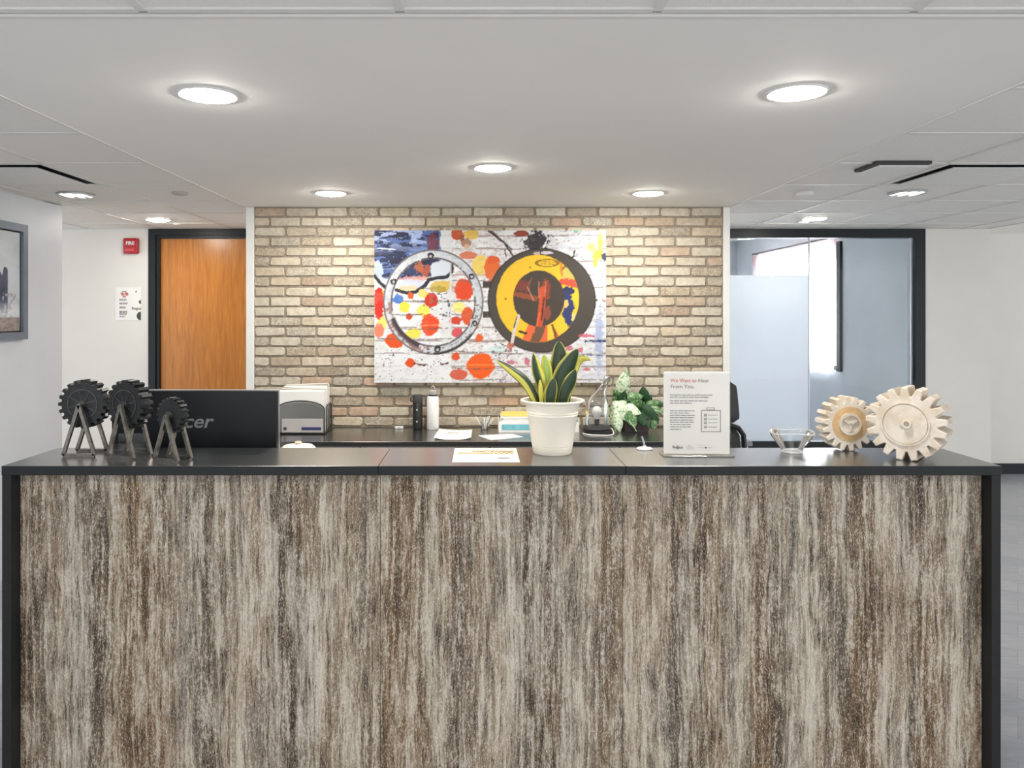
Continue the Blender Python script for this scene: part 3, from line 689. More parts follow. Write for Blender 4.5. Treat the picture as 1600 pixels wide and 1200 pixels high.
put(rm*((ang > 40) & (ang < 90))*np.clip((a-.93)*30, 0, 1), rgb(50, 46, 46), .95)
for cx, cy in ((673, 400), (737, 432), (615, 440), (742, 505), (684, 546)):
    put(ell(cx, cy, 5, 5, .3), rgb(58, 50, 54)); put(ell(cx, cy+.5, 2, 2, .2), rgb(190, 186, 186))
# dark wheel with yellow face
put(rect(755, 770, 440, 450)+rect(755, 770, 487, 497), rgb(72, 62, 56))
put(ell(840, 377, 20, 16, .55, .15), rgb(48, 44, 46), .95); put(line([(764, 361), (788, 380), (803, 402)], 1.4), rgb(60, 50, 50)); put(line([(768, 361), (800, 390)], 1.0), rgb(70, 60, 58))
put(line([(850, 385), (856, 372), (850, 362)], 1.0, 1.5), rgb(225, 225, 228))
put(ell(846.5, 469.5, 84.5, 81.5, .006, .02), rgb(40, 36, 34)); put(ell(846.5, 469.5, 83, 80, .006, .02), rgb(76, 70, 63))
put(ell(839, 396, 5, 3, .5), rgb(190, 176, 180)); put(ell(854, 395, 9, 2.5, .3), rgb(206, 196, 204))
yel = ell(840, 466.5, 64.5, 68.5, .01, .02); put(yel, rgb(244, 194, 44))
aw = np.degrees(np.arctan2(YY-466, XX-842))
rt = yel*((aw > -52) & (aw < 62))*1.0
put(rt*(XX > 868), rgb(240, 200, 50)); put(rt*(YY < 424)*(XX > 872), rgb(120, 70, 54)); put(rt*ell(890, 428, 13, 12, .4), rgb(206, 190, 90)); put(rt*line([(880, 440), (904, 444)], 6, 3), rgb(226, 84, 60))
put(rt*ell(887, 455, 9, 7, .5), rgb(50, 56, 92)); put(rt*line([(884, 462), (892, 480), (884, 492), (894, 506)], 6.5, 4), rgb(52, 62, 112)); put(rt*ell(884, 474, 4, 6, .4), rgb(226, 196, 110))
put(rt*ell(897, 498, 4, 8, .4), rgb(238, 208, 140))
dk = ell(842, 466.5, 40, 44, .012, .03); put(dk, rgb(72, 63, 56))
bt = yel*((aw > 62) & (aw < 112))*(1-dk); put(bt, rgb(234, 104, 58)); put(bt*line([(846, 508), (836, 534)], 7, 3), rgb(112, 84, 62)); put(bt*rect(856, 866, 505, 540), rgb(244, 200, 60))
put(yel*line([(863, 508), (869, 526)], 1.6, 1.5), rgb(110, 76, 40)); put(yel*line([(812, 518), (822, 521)], 1.8), rgb(60, 52, 40))
put(yel*np.clip((np.abs(np.sqrt(((XX-855)/17)**2+((YY-411)/5.5)**2)-1) < .16), 0, 1), rgb(150, 112, 30)); put(line([(842, 408), (868, 410)], .6, 1.2)+line([(846, 412), (866, 413)], .6, 1.2), rgb(150, 112, 30), .8)
put(yel*line([(876, 408), (878, 430)], 2.2, 2), rgb(206, 130, 40), .8); put(ell(790, 467, 1.5, 1.5, .1), rgb(140, 100, 30)); put(ell(828, 418, 2, 1.5, .2), rgb(180, 130, 30))
put(dk*line([(804, 459), (836, 466)], 4, 2), rgb(150, 78, 46)); put(dk*ell(816, 447, 11, 9, .5), rgb(140, 62, 52), .8); put(dk*line([(824, 448), (834, 470)], .9), rgb(206, 140, 120)); put(dk*line([(831, 433), (825, 449)], .8), rgb(150, 90, 80))
put(dk*ell(853, 452, 7, 16, .3), rgb(146, 66, 44)); put(dk*line([(848, 452), (847, 475), (843, 508)], 5, 1), rgb(206, 82, 46)); put(dk*line([(850, 466), (846, 500)], 1.3, 1.2), rgb(96, 50, 36)); put(dk*line([(842, 440), (842, 465)], .8)+dk*line([(853, 440), (851, 462)], .8), rgb(206, 120, 96))
put(dk*ell(855, 490, 6, 11, .2), rgb(146, 74, 56)); put(line([(839, 508), (843, 488)], 1.0), rgb(232, 110, 70))
put(line([(810, 494), (804, 514), (800, 536)], 2.6, .8), rgb(214, 204, 196)); put(line([(808, 494), (803, 512)], .7), rgb(50, 44, 40)); put(ell(798, 541, 5, 5, .5), rgb(206, 120, 104))
put(line([(789, 391), (791, 402)], .9), rgb(50, 44, 44)); put(line([(898, 392), (896, 401), (890, 403)], .9), rgb(50, 44, 44)); put(ell(932, 469, 1.5, 1.5, .1), rgb(40, 40, 40))
# right-hand splashes
for cx, cy, rx, ry, c in ((924, 386, 7, 6, (240, 224, 120)), (938, 380, 4, 14, (240, 222, 90)), (934, 398, 9, 9, (238, 214, 60)), (930, 408, 3, 12, (240, 214, 60)), (944, 401, 4, 6, (52, 60, 90)),
                          (900, 361, 4, 2, (110, 200, 170))): put(ell(cx, cy, rx, ry, .5, .2), rgb(*c), .9)
put(ell(936, 530, 6, 44, .7, .5), rgb(150, 164, 206), .7); put(line([(915, 533), (946, 533)], 1.6, 2), rgb(60, 70, 110)); put(line([(905, 554), (940, 555)], .9, 2), rgb(110, 110, 130))
for cx, cy, rx, ry in ((800, 566, 9, 3), (824, 565, 6, 6), (888, 544, 5, 5), (907, 547, 4, 4), (915, 525, 12, 3), (917, 577, 8, 2)): put(ell(cx, cy, rx, ry, .6), rgb(206, 96, 116), .85)
put((N4 > .64)*rect(770, 850, 548, 598), rgb(150, 130, 180), .6); put((N4 > .66)*rect(770, 810, 500, 560)*(1-ell(846, 469, 85, 82, 0)), rgb(60, 50, 60), .7); put(ell(778, 545, 12, 5, .5), rgb(196, 226, 222), .7)
grime = nfield(H_, W_, 9, 5, 41); put((grime > .60)*(XX > 706)*(1-ell(846.5, 469.5, 85, 82, 0, .02)), rgb(170, 150, 140), .22)
put((grime > .64)*(XX < 706)*(YY > 445)*(1-rm), rgb(180, 176, 178), .2)
lum_ = img.mean(-1, keepdims=True); img = (lum_+(img-lum_)*.94)*.93
face = grid_print('printed_face', ax0, ax1, az0, az1, BY-.0605, img, None)
body = rbox(ax0, ax1, BY-.060, BY-.0035, az0, az1, .002, 1)
cb = obj('canvas', body, 'trim_white', None)
for o in (face, cb): o.parent = art; o.matrix_parent_inverse = Matrix.Translation((-(ax0+ax1)/2, -(BY-.01), -az0))

# framed picture on the left wall
py1 = 2.78*F/(VX-35); py0 = py1-.95; pzt, pzb = PZ(352, py1), PZ(530, py1)
pic = thing('framed_picture', 'grey-framed monochrome city picture on the pale blue wall', 'picture', (-2.78, (py0+py1)/2, pzb))
inv = Matrix.Translation((2.78, -(py0+py1)/2, -pzb))
fr = bmesh.new(); fw = .045
for a, b, c, d in ((py0, py1, pzb, pzb+fw), (py0, py1, pzt-fw, pzt), (py0, py0+fw, pzb+fw, pzt-fw), (py1-fw, py1, pzb+fw, pzt-fw)): box(fr, -2.779, -2.745, a, b, c, d)
M['pic_frame'] = plain('pic_frame', (120, 132, 146), .35, .3)
o = obj('frame', fr, 'pic_frame', pic); o.matrix_parent_inverse = inv
o = obj('inner_lip', bx(-2.7788, -2.765, py0+fw, py1-fw, pzb+fw, pzt-fw), 'black_plastic', pic); o.matrix_parent_inverse = inv
h, wd = 150, 200; A = nfield(h, wd, 40, 30, 31); B = nfield(h, wd, 8, 14, 32); Bc = nfield(h, wd, 5, 5, 33)
U, V = np.meshgrid(np.linspace(0, 1, wd), np.linspace(0, 1, h)); im = np.zeros((h, wd, 3))+np.array([.80, .82, .83]); im *= (.9+.2*A)[..., None]
sky_line = .42+.12*(nfield(1, wd, 9, 9, 35, 2)[0]-.5)[None, :]*2+.22*np.clip(.35-np.abs(U-.55), 0, 1)*-1
bld = ((V > sky_line) & (V < .82) & (U < .86)); im[bld] = (np.array([.30, .32, .40])[None, :]*(.6+.9*B[bld][:, None]))
im[(V > .62) & (Bc > .58) & (U < .95)] = (.62, .62, .64); mist = np.clip((V-.70)/.12, 0, 1)*np.clip((.90-V)/.1, 0, 1)
im = im*(1-mist[..., None]*.7)+np.array([.9, .91, .92])*mist[..., None]*.7
gr = (V > .86); im[gr] = np.array([.62, .58, .56])*(.7+.5*Bc[gr][:, None])
o = grid_print('print', py0+fw+.008, py1-fw-.008, pzb+fw+.008, pzt-fw-.008, -2.7645, im, pic, axis='YZ'); o.matrix_parent_inverse = inv

# fire alarm and evacuation notice on the corridor wall
t = thing('fire_alarm', 'red wall-mounted fire alarm beside the wooden door', 'alarm', (PX(207, DY), DY, PZ(397, DY)))
obj('housing', rbox(-.062, .062, -.045, -.0005, 0, .132, .012, 3), 'red_alarm', t, True)
obj('strobe_lens', rbox(-.04, .04, -.056, -.0455, .02, .05, .004), plain('alarm_lens', (206, 70, 76), .2), t, True)
lettering('lettering', 'FIRE', .04, 'white_plastic', t, (0, -.0458, .076), align='CENTER', bold=.001)
nx0, nx1, nz0, nz1 = PX(181, DY), PX(221, DY), PZ(501, DY), PZ(449, DY)
t = thing('notice', 'white printed notice with red heading on the wall by the door', 'notice', ((nx0+nx1)/2, DY, nz0)); nw, nh = nx1-nx0, nz1-nz0
obj('sheet', rbox(-nw/2, nw/2, -.004, -.0006, 0, nh, .0012, 1), 'paper', t)
def bars(parent, rows, mat, y=-.0052, name='text_line'):
    bm = bmesh.new()
    for x0, x1, z, hgt in rows:
        x = x0
        while x < x1-1e-4:
            l = min(rnd.uniform(2.0, 5.5)*hgt, x1-x); box(bm, x, x+l, y, y+.0007, z, z+hgt); x += l+hgt*.7
    o = obj(name, bm, mat, parent); o['kind'] = 'stuff'; return o
U_ = nw/40
bars(t, [(-12*U_, 0, nh*.80, .011), (-11*U_, 0, nh*.755, .011), (-9*U_, -3*U_, nh*.70, .011)], 'ink_red'); bars(t, [(-10*U_, -3*U_, nh*.86, .006)], 'ink')
bars(t, [(-14*U_, -14*U_+U_*q, nh*zz, .006) for q, zz in ((11, .63), (11, .60), (13, .52), (12, .49), (9, .40), (10, .37), (12, .27), (12, .24), (12, .21), (11, .17), (9, .11))], 'ink_mid')
lettering('lettering', 'Regus', .034, 'ink', t, (5*U_, -.0046, nh*.33), align='LEFT', bold=.0004)
bm = bmesh.new()
for cx_, cz_, r_ in ((19.5*U_, nh*.14, .036), (19.5*U_, nh*.56, .017)):
    poly = [(cx_, cz_-r_)]+[(cx_-r_*math.cos(q), cz_+r_*math.sin(q)) for q in np.linspace(-1.5, 1.5, 14)]+[(cx_, cz_+r_)]
    prism_y(bm, poly, -.0052, -.0042); obj('printed_mark', bm, 'ink', t); bm = bmesh.new()
prism_y(bm, [(12*U_+.006*math.cos(q), nh*.87+.006*math.sin(q)) for q in np.linspace(0, 6.0, 10)], -.0052, -.0042)
obj('printed_mark', bm, 'ink', t)

# ================================================================== THINGS ON THE COUNTER
def gear_poly(R, n, depth, phase=0, tip=.42, root=.62, steps=1):
    pts = []
    for i in range(n):
        a0 = 2*math.pi*i/n+phase; p = 2*math.pi/n
        for frac, r in ((-root/2, R-depth), (-tip/2, R), (tip/2, R), (root/2, R-depth)):
            a = a0+p*frac; pts.append((r*math.cos(a), r*math.sin(a)))
    return pts
def annulus(bm, ro, ri, y0, y1, seg=48, wobble=None):
    """ring around the Y axis"""
    R = []
    for r, y in ((ro, y0), (ro, y1), (ri, y1), (ri, y0)):
        R.append([bm.verts.new((r*math.cos(2*math.pi*i/seg), y, r*math.sin(2*math.pi*i/seg))) for i in range(seg)])
    for k in range(4):
        A, B = R[k], R[(k+1) % 4]
        for i in range(seg): bm.faces.new((A[i], A[(i+1) % seg], B[(i+1) % seg], B[i]))
def disc_y(bm, r, y0, y1, seg=40): prism_y(bm, [(r*math.cos(2*math.pi*i/seg), r*math.sin(2*math.pi*i/seg)) for i in range(seg)], y0, y1)
def black_gear(cx, cy, rz, R, n, wd, sep, apex, thick, spoked, label, phase=0.0):
    t = thing('gear_ornament', label, 'gear ornament', (cx, cy, CT), rz, 'black gear ornaments on the counter'); b = .0115
    for s in (-1, 1):
        y = s*sep/2
        fr = bmesh.new()
        bar(fr, (-wd/2+b/2, y, b/2), (wd/2-b/2, y, b/2), b); bar(fr, (-wd/2+b/2, y, b/2), (0, y, apex), b); bar(fr, (wd/2-b/2, y, b/2), (0, y, apex), b)
        f = obj('stand_frame', fr, 'steel', t); f['label'] = 'bare steel A-frame'
    ax = bmesh.new(); tube(ax, [(0, -sep/2-.004, apex), (0, sep/2+.004, apex)], .005, 12); obj('axle', ax, 'steel', t, True)
    g = bmesh.new(); prism_y(g, [(x, z+apex) for x, z in gear_poly(R, n, R*.14, phase)], -thick/2, thick/2)
    go = obj('gear', g, 'iron', t)
    if spoked:
        h = bmesh.new(); annulus(h, R*.62, R*.585, -thick/2-.0022, -thick/2+.001); o = obj('rim_ring', h, 'iron_lt', go); o.location = (0, 0, apex)
        for q in range(8):
            a = 2*math.pi*q/8+.25; h = bmesh.new(); bar(h, (R*.13*math.cos(a), -thick/2-.0008, R*.13*math.sin(a)), (R*.57*math.cos(a), -thick/2-.0008, R*.57*math.sin(a)), .0022); o = obj('spoke', h, 'iron_lt', go); o.location = (0, 0, apex)
    h = bmesh.new(); annulus(h, R*(.14 if spoked else .24), .0052, -thick/2-.006, -thick/2+.001, 24); o = obj('hub', h, 'iron_lt', go); o.location = (0, 0, apex)
M['iron_lt'] = plain('iron_highlight', (80, 82, 82), .25, .7, var=.3, vscale=40)  # paler iron puts the highlights on ring, spokes and hub into the colour
black_gear(-1.417, 2.76, 0, .087, 20, .122, .092, .183, .045, True, 'large black spoked gear on a steel A-frame, at the counter end by the pale wall')
black_gear(-1.237, 2.712, math.radians(-22), .087, 20, .128, .078, .186, .045, True, 'large black spoked gear on a steel A-frame, between two other gear ornaments', .1)
black_gear(-1.060, 2.650, math.radians(-24.7), .0615, 20, .118, .060, .156, .03, False, 'small plain-faced black gear on a steel A-frame, beside the monitor logo')

def cream_gear(cx, cy, rz, R, n, thick, label, kind, tooth, phase):
    t = thing('gear_sculpture', label, 'gear sculpture', (cx, cy, CT), rz, 'cream gear sculptures on the counter')
    pts = gear_poly(R, n, tooth, phase, .40, .84); lo = min(z for x, z in pts); zc = -lo+.0005
    bm = bmesh.new(); prism_y(bm, pts, 0, thick)
    bmesh.ops.recalc_face_normals(bm, faces=bm.faces)
    front = [f for f in bm.faces if len(f.verts) > 20 and f.calc_center_median().y < 1e-4]
    bmesh.ops.bevel(bm, geom=[e for e in bm.edges if abs(e.verts[0].co.y-e.verts[1].co.y) < 1e-6], offset=.0025, segments=1, affect='EDGES')
    g = obj('gear', bm, 'plaster', t); g.location = (0, 0, zc)
    rt = R-tooth
    if kind == 'disc':
        h = bmesh.new(); annulus(h, rt*.78, rt*.735, -.0045, .001, 56); o = obj('rim_ring', h, 'plaster', g)
        h = bmesh.new(); disc_y(h, rt*.70, -.0028, .001, 56); o = obj('web_disc', h, 'plaster', g)
        h = bmesh.new(); annulus(h, .014, .009, -.015, -.0027, 24); o = obj('hub', h, 'plaster', g); o.location = (.006, 0, .002)
        h = bmesh.new(); tube(h, [(-.012, -.007, -.001), (-.012, .0, -.001)], .006, 12); o = obj('hub_knob', h, 'plaster', g)
    else:
        h = bmesh.new(); disc_y(h, rt*.82, -.0016, .001, 48); obj('recess', h, 'tan_recess', g)
        h = bmesh.new(); annulus(h, rt*.52, rt*.40, -.009, .001, 40); obj('inner_ring', h, 'plaster', g)
        h = bmesh.new(); disc_y(h, rt*.39, -.004, .001, 32); obj('web_disc', h, 'plaster', g)
        h = bmesh.new()
        for q in range(3): bar(h, (0, -.006, 0), (rt*.36*math.cos(q*2.1+.5), -.006, rt*.36*math.sin(q*2.1+.5)), .008)
        obj('hub', h, 'plaster', g)
    return t
cream_gear(1.462, 2.640, math.radians(-40), .126, 17, .12, 'large cream gear with a smooth disc face, at the end of the counter', 'disc', .03, .12)
cream_gear(1.358, 2.822, 0, .100, 18, .066, 'smaller cream gear with a tan recessed face, behind the large cream gear', 'ring', .022, .26)

# white flower pot with snake plant
ppx, ppy = PX(863, 2.79), 2.79
t = thing('potted_snake_plant', 'snake plant with yellow-edged leaves in a cream plastic pot', 'plant', (ppx, ppy, CT))
bm = bmesh.new()
lathe(bm, [(.062, .0005), (.067, .0005), (.0695, .004), (.0735, .028), (.0725, .0295), (.0745, .031), (.0905, .138), (.0925, .140), (.0925, .143), (.091, .145), (.0935, .147), (.0940, .151),
           (.0925, .153), (.0985, .176), (.1045, .186), (.1145, .1875), (.1165, .1905), (.1160, .194), (.1130, .1955), (.1040, .1935), (.0985, .186), (.094, .165)], seg=64, closed=False)
bm.faces.new([v for v in bm.verts if abs(v.co.z-.0005) < 1e-6 and math.hypot(v.co.x, v.co.y) < .063])
pot = obj('pot', bm, 'cream_plastic', t, True)
bm = bmesh.new(); lathe(bm, [(1e-4, .170), (.05, .172), (.0945, .168), (.0945, .164), (1e-4, .164)], seg=40, closed=False); obj('soil', bm, 'soil', t)
def blade(pts, wid, twist, style, parent, n=22, m=7, bend=.25):
    """snake-plant leaf: centre line through pixel points given as (px,py,depth)"""
    P3 = [P(*p)-Vector((ppx, ppy, CT)) for p in pts]
    def cat(u):
        k = u*(len(P3)-1); i = min(int(k), len(P3)-2); f = k-i
        p0, p1, p2, p3 = P3[max(i-1, 0)], P3[i], P3[i+1], P3[min(i+2, len(P3)-1)]
        return .5*((2*p1)+(-p0+p2)*f+(2*p0-5*p1+4*p2-p3)*f*f+(-p0+3*p1-3*p2+p3)*f**3)
    co, cl, q = [], [], []
    dk, gr, ye, lt = srgb(30, 54, 26), srgb(62, 96, 40), srgb(214, 206, 92), srgb(150, 178, 84)
    for i in range(n+1):
        u = i/n; c = cat(u); tg = (cat(min(1, u+.02))-cat(max(0, u-.02))).normalized()
        side = tg.cross(Vector((0, 1, 0))).normalized(); side = Matrix.Rotation(twist*(u-.3), 3, tg) @ side; nor = side.cross(tg).normalized()
        ww = wid*(.62+.38*math.sin(min(1, u*1.55)*math.pi*.5+.0))*(1 if u < .55 else max(.015, math.cos((u-.55)/.45*math.pi/2)**.8))
        for j in range(m+1):
            v = j/m*2-1
            co.append(c+side*v*ww/2+nor*(bend*ww*(v*v-.3)))
            av = abs(v)
            if style == 'dark': k_ = ye if av > .84 else (gr if av > .72 else dk)
            elif style == 'stripe': k_ = gr if av > .8 else (ye if -.1 < v < .8 else dk)
            elif style == 'left': k_ = ye if v < -.35 or v > .88 else (gr if v < -.1 else dk)
            elif style == 'light': k_ = ye if av > .7 else lt
            else: k_ = ye if av < .75 else gr
            cl.append(k_)
    for i in range(n):
        for j in range(m): a = i*(m+1)+j; q.append((a, a+1, a+m+2, a+m+1))
    me = bpy.data.meshes.new('leaf'); me.from_pydata([tuple(c) for c in co], [], q)
    at = me.color_attributes.new('Col', 'FLOAT_COLOR', 'POINT'); at.data.foreach_set('color', np.array(cl, dtype=np.float32).ravel())
    o = obj('leaf', me, 'attr_leaf', parent, True); so = o.modifiers.new('thickness', 'SOLIDIFY'); so.thickness = .0018; return o
def z8(x, y): return 760+x/5.717, 520+y/5.717
def leafz(pl, wid, tw, style, dd=(0, 0)):
    pts = [(*z8(x, y), 2.79+dd[0]+(dd[1]-dd[0])*i/(len(pl)-1)) for i, (x, y) in enumerate(pl)]
    blade(pts, wid/5.717*2.79/F, tw, style, t)
leafz([(470, 690), (420, 560), (340, 430), (220, 330), (95, 250)], 88, .7, 'stripe', (0, -.02))
leafz([(505, 690), (495, 480), (455, 330), (420, 185)], 100, .6, 'left', (.01, 0))
leafz([(560, 690), (550, 420), (535, 290), (513, 195)], 92, .2, 'light', (.02, .03))
leafz([(610, 690), (635, 420), (655, 230), (645, 75)], 165, -.15, 'dark', (.03, .05))
leafz([(690, 690), (745, 470), (800, 290), (860, 235), (935, 245)], 84, 1.2, 'yellow', (.03, .02))
leafz([(625, 690), (650, 470), (730, 300), (815, 145)], 165, .25, 'dark', (-.01, -.03))
leafz([(665, 700), (700, 540), (755, 430), (795, 330)], 120, .5, 'dark', (-.02, -.03))
leafz([(505, 690), (490, 560), (478, 420)], 46, .2, 'yellow', (-.01, -.02))
leafz([(565, 700), (575, 560), (603, 405)], 105, .1, 'dark', (-.035, -.04))
leafz([(525, 690), (545, 560), (590, 420)], 70, .3, 'left', (-.02, -.02))
leafz([(725, 690), (730, 600), (742, 500)], 44, .1, 'dark', (.02, .03))
leafz([(450, 690), (425, 600), (375, 480)], 60, .3, 'dark', (.015, .01))

# sign in an acrylic stand
sy = 2.742; sxc = PX(1088.5, sy); sw_ = 103*sy/F; sh_ = PZ(580, sy)-CT-.006
t = thing('sign_holder', 'clear acrylic stand holding a printed feedback sign', 'sign', (sxc, sy, CT), math.radians(-2))
obj('foot', rbox(-sw_/2-.008, sw_/2+.008, -.035, .045, .0003, .0045, .0015, 1), 'acrylic', t)
obj('holder', bx(-sw_/2-.001, sw_/2+.001, -.0016, 0, .0048, sh_+.007), 'acrylic', t)
obj('holder_back', bx(-sw_/2-.001, sw_/2+.001, .0022, .0038, .0048, sh_+.007), 'acrylic', t)
pap = obj('sheet', bx(-sw_/2+.001, sw_/2-.001, .0004, .0018, .006, sh_+.004), 'paper', t)
def sp(x, y): return (-sw_/2+(x/8+1030-1037)*sy/F, -.0019, PZ(570+y/8, sy)-CT)   # from the zoomed view of the sign
q8 = sy/F/8
def st(s_, x, y, xe, capx, mat, **kw): lettering('lettering', s_, capx*q8/.70, mat, pap, sp(x, y), width=(xe-x)*q8, extrude=.0001, **kw)
st('We Want to', 142, 218, 465, 46, 'ink_red'); st('Hear', 484, 218, 615, 46, 'ink_mid'); st('From You.', 142, 292, 432, 46, 'ink_mid')
st("During your stay with us, you'll receive some", 136, 384, 660, 20, 'ink'); st('periodic surveys to share your thoughts.', 136, 412, 620, 20, 'ink')
def sbars(rows, mat, hg=11):
    for x, xe, y in rows:
        bm = bmesh.new(); a = sp(x, y); xx = a[0]
        while xx < a[0]+(xe-x)*q8-1e-5:
            l = min(rnd.uniform(22, 70)*q8, a[0]+(xe-x)*q8-xx); box(bm, xx, xx+l, -.0022, -.0019, a[2], a[2]+hg*q8); xx += l+9*q8
        o = obj('text_line', bm, mat, pap); o['kind'] = 'stuff'
sbars([(138, 605, 455), (138, 405, 484), (138, 440, 580), (138, 370, 608), (138, 452, 637), (138, 440, 665), (138, 425, 695), (138, 432, 722), (138, 400, 752), (138, 395, 780), (138, 275, 812)], 'ink_mid', 9)
sbars([(490, 570, 1005), (490, 555, 1038), (610, 670, 1038)], 'ink_light', 7)
def sframe(x0, x1, y0, y1, wdt, mat, name='outline'):
    bm = bmesh.new(); a, b = sp(x0, y1), sp(x1, y0); k_ = wdt*q8
    for q in ((a[0], b[0], a[2], a[2]+k_), (a[0], b[0], b[2]-k_, b[2]), (a[0], a[0]+k_, a[2]+k_, b[2]-k_), (b[0]-k_, b[0], a[2]+k_, b[2]-k_)): box(bm, q[0], q[1], -.0022, -.0019, q[2], q[3])
    obj(name, bm, mat, pap)
sframe(525, 765, 565, 838, 7, 'ink_mid', 'clipboard_outline'); sframe(590, 690, 532, 563, 6, 'ink_mid', 'clip_outline')
for y in (628, 677, 724, 776):
    sframe(560, 590, y-15, y+15, 6, 'ink_mid', 'check_box'); bm = bmesh.new(); a = sp(608, y+3); box(bm, a[0], a[0]+112*q8, -.0022, -.0019, a[2], a[2]+6*q8); obj('check_line', bm, 'ink_mid', pap)
    bm = bmesh.new(); p0, p1, p2 = sp(564, y), sp(573, y+10), sp(592, y-16)
    for u_, v_ in ((p0, p1), (p1, p2)): bar(bm, (u_[0], -.00205, u_[2]), (v_[0], -.00205, v_[2]), .0005)
    obj('check_mark', bm, 'ink', pap)
st('Regus', 165, 1045, 292, 34, 'ink', bold=.0001)
bm = bmesh.new(); a = sp(225, 1022); box(bm, a[0], a[0]+12*q8, -.0022, -.0019, a[2], a[2]+12*q8); obj('logo_mark', bm, 'ink_mid', pap)
bm = bmesh.new(); a = sp(566, 1043); box(bm, a[0], a[0]+26*q8, -.0022, -.0019, a[2], a[2]+16*q8); obj('logo_block', bm, 'ink', pap)
bm = bmesh.new(); pl_ = [sp(350, 1055), sp(432, 1055), sp(432, 1035), sp(372, 998), sp(350, 1030)]
prism_y(bm, [(p[0], p[2]) for p in pl_], -.0022, -.0019); obj('logo_block', bm, 'ink_light', pap)

# clear glass bowl
bd = 2.80
bm = bmesh.new()
wv = lambda a, r: .0035*math.sin(3*a+.6)*max(0, (r-.045)/.03) if r > .045 else 0
lathe(bm, [(1e-4, .001), (.034, .0005), (.037, .003), (.035, .008), (.040, .016), (.058, .040), (.072, .060), (.0765, .073), (.0745, .0745)], seg=48, closed=False, wave=wv)
t = thing('glass_bowl', 'small clear glass bowl with a wavy rim, on the counter beside the sign', 'bowl', (PX(1237, bd), bd, CT))
obj('bowl_wall', bm, 'bowl_glass', t, True)
M['rim_glass'] = glass_mat('rim_glass', (.98, .98, .98), 2.0, .03, .42, (1, 1, 1))
bm = bmesh.new(); n_ = 48
tube(bm, [(.0755*math.cos(2*math.pi*i/n_), .0755*math.sin(2*math.pi*i/n_), .0745+wv(2*math.pi*i/n_, .0755)) for i in range(n_+1)], .0022, 8, False); obj('rim', bm, 'rim_glass', t, True)
bm = bmesh.new(); tube(bm, [(.036*math.cos(2*math.pi*i/n_), .036*math.sin(2*math.pi*i/n_), .0045) for i in range(n_+1)], .0026, 8, False); obj('foot_ring', bm, 'rim_glass', t, True)

# flyer lying on the counter
t = thing('flyer', 'white flyer with tan lettering lying flat on the counter', 'paper', (PX(759, 2.74), 2.745, CT))
M['ink_tan'] = plain('ink_tan', (196, 164, 120), .7); M['ink_slate'] = plain('ink_slate', (120, 130, 142), .7)
fl = obj('sheet', bx(-.115, .115, -.135, .135, .0004, .0012), 'paper', t)
obj('printed_band', bx(-.105, .108, .0, .105, .0012, .00135), plain('ink_cream', (232, 220, 196), .7, var=.05), fl)
for q, (x0, x1, y) in enumerate(((-.05, .0, .065), (.0, .06, .07), (.06, .10, .06), (-.10, -.06, .03), (-.06, .02, .025), (.02, .1, .03))):
    bm = bmesh.new(); n_ = 14; tube(bm, [(x0+(x1-x0)*i/n_, y+.012*math.sin(i*1.9+q), .0016) for i in range(n_+1)], .0022, 5); obj('script_stroke', bm, 'ink_tan', fl)
bm = bmesh.new(); lathe(bm, [(1e-4, 0), (.026, 0), (.026, .0003), (1e-4, .0003)], seg=24, closed=False); bmesh.ops.scale(bm, verts=bm.verts, vec=(1, .6, 1)); o = obj('logo_mark', bm, 'ink_slate', fl); o.location = (.062, -.062, .0012)

# pen on a round base, at the back of the counter
t = thing('desk_pen', 'silver pen standing in a round white base on the counter', 'pen', (PX(1007, 2.862), 2.862, CT))
bm = bmesh.new(); lathe(bm, [(.029, .0005), (.030, .003), (.024, .007), (.007, .009), (.006, .014), (1e-4, .014)], closed=False); obj('base', bm, 'white_plastic', t, True)
bm = bmesh.new(); tube(bm, [(0, 0, .012), (-.004, 0, .03), (-.010, 0, .048)], [.004, .0045, .003], 12); obj('pen', bm, 'silver', t, True)

# ================================================================== BEHIND THE COUNTER
# monitor, seen from the back
my = 3.04; mxc = PX(303, my); mw = 260*my/F; mzt = PZ(610, my); mzb = .90
t = thing('monitor', 'black computer monitor turned away, with a silver brand name', 'monitor', (mxc, my+.02, .75))
obj('back_shell', rbox(-mw/2+.002, mw/2-.002, -.02, .012, mzb-.75, mzt-.75-.002, .006, 2), 'monitor_black', t, True)
obj('bezel', rbox(-mw/2, mw/2, .0122, .022, mzb-.75-.003, mzt-.75, .002, 1), 'silver', t)
obj('screen', bx(-mw/2+.012, mw/2-.012, .0222, .0232, mzb-.75+.012, mzt-.75-.012), 'monitor_black', t)
obj('neck', rbox(-.04, .04, -.035, -.0205, .012, .24, .004), 'black_plastic', t, True); obj('foot', rbox(-.14, .14, -.09, .11, .0004, .0115, .004), 'black_plastic', t, True)
M['logo_grey'] = plain('logo_grey', (112, 116, 118), .35, .5)
lettering('lettering', 'acer', .075, 'logo_grey', t, (-.005, -.0206, PZ(668, my)-.75), shear=.25, align='CENTER', bold=.0012, width=62*my/F)

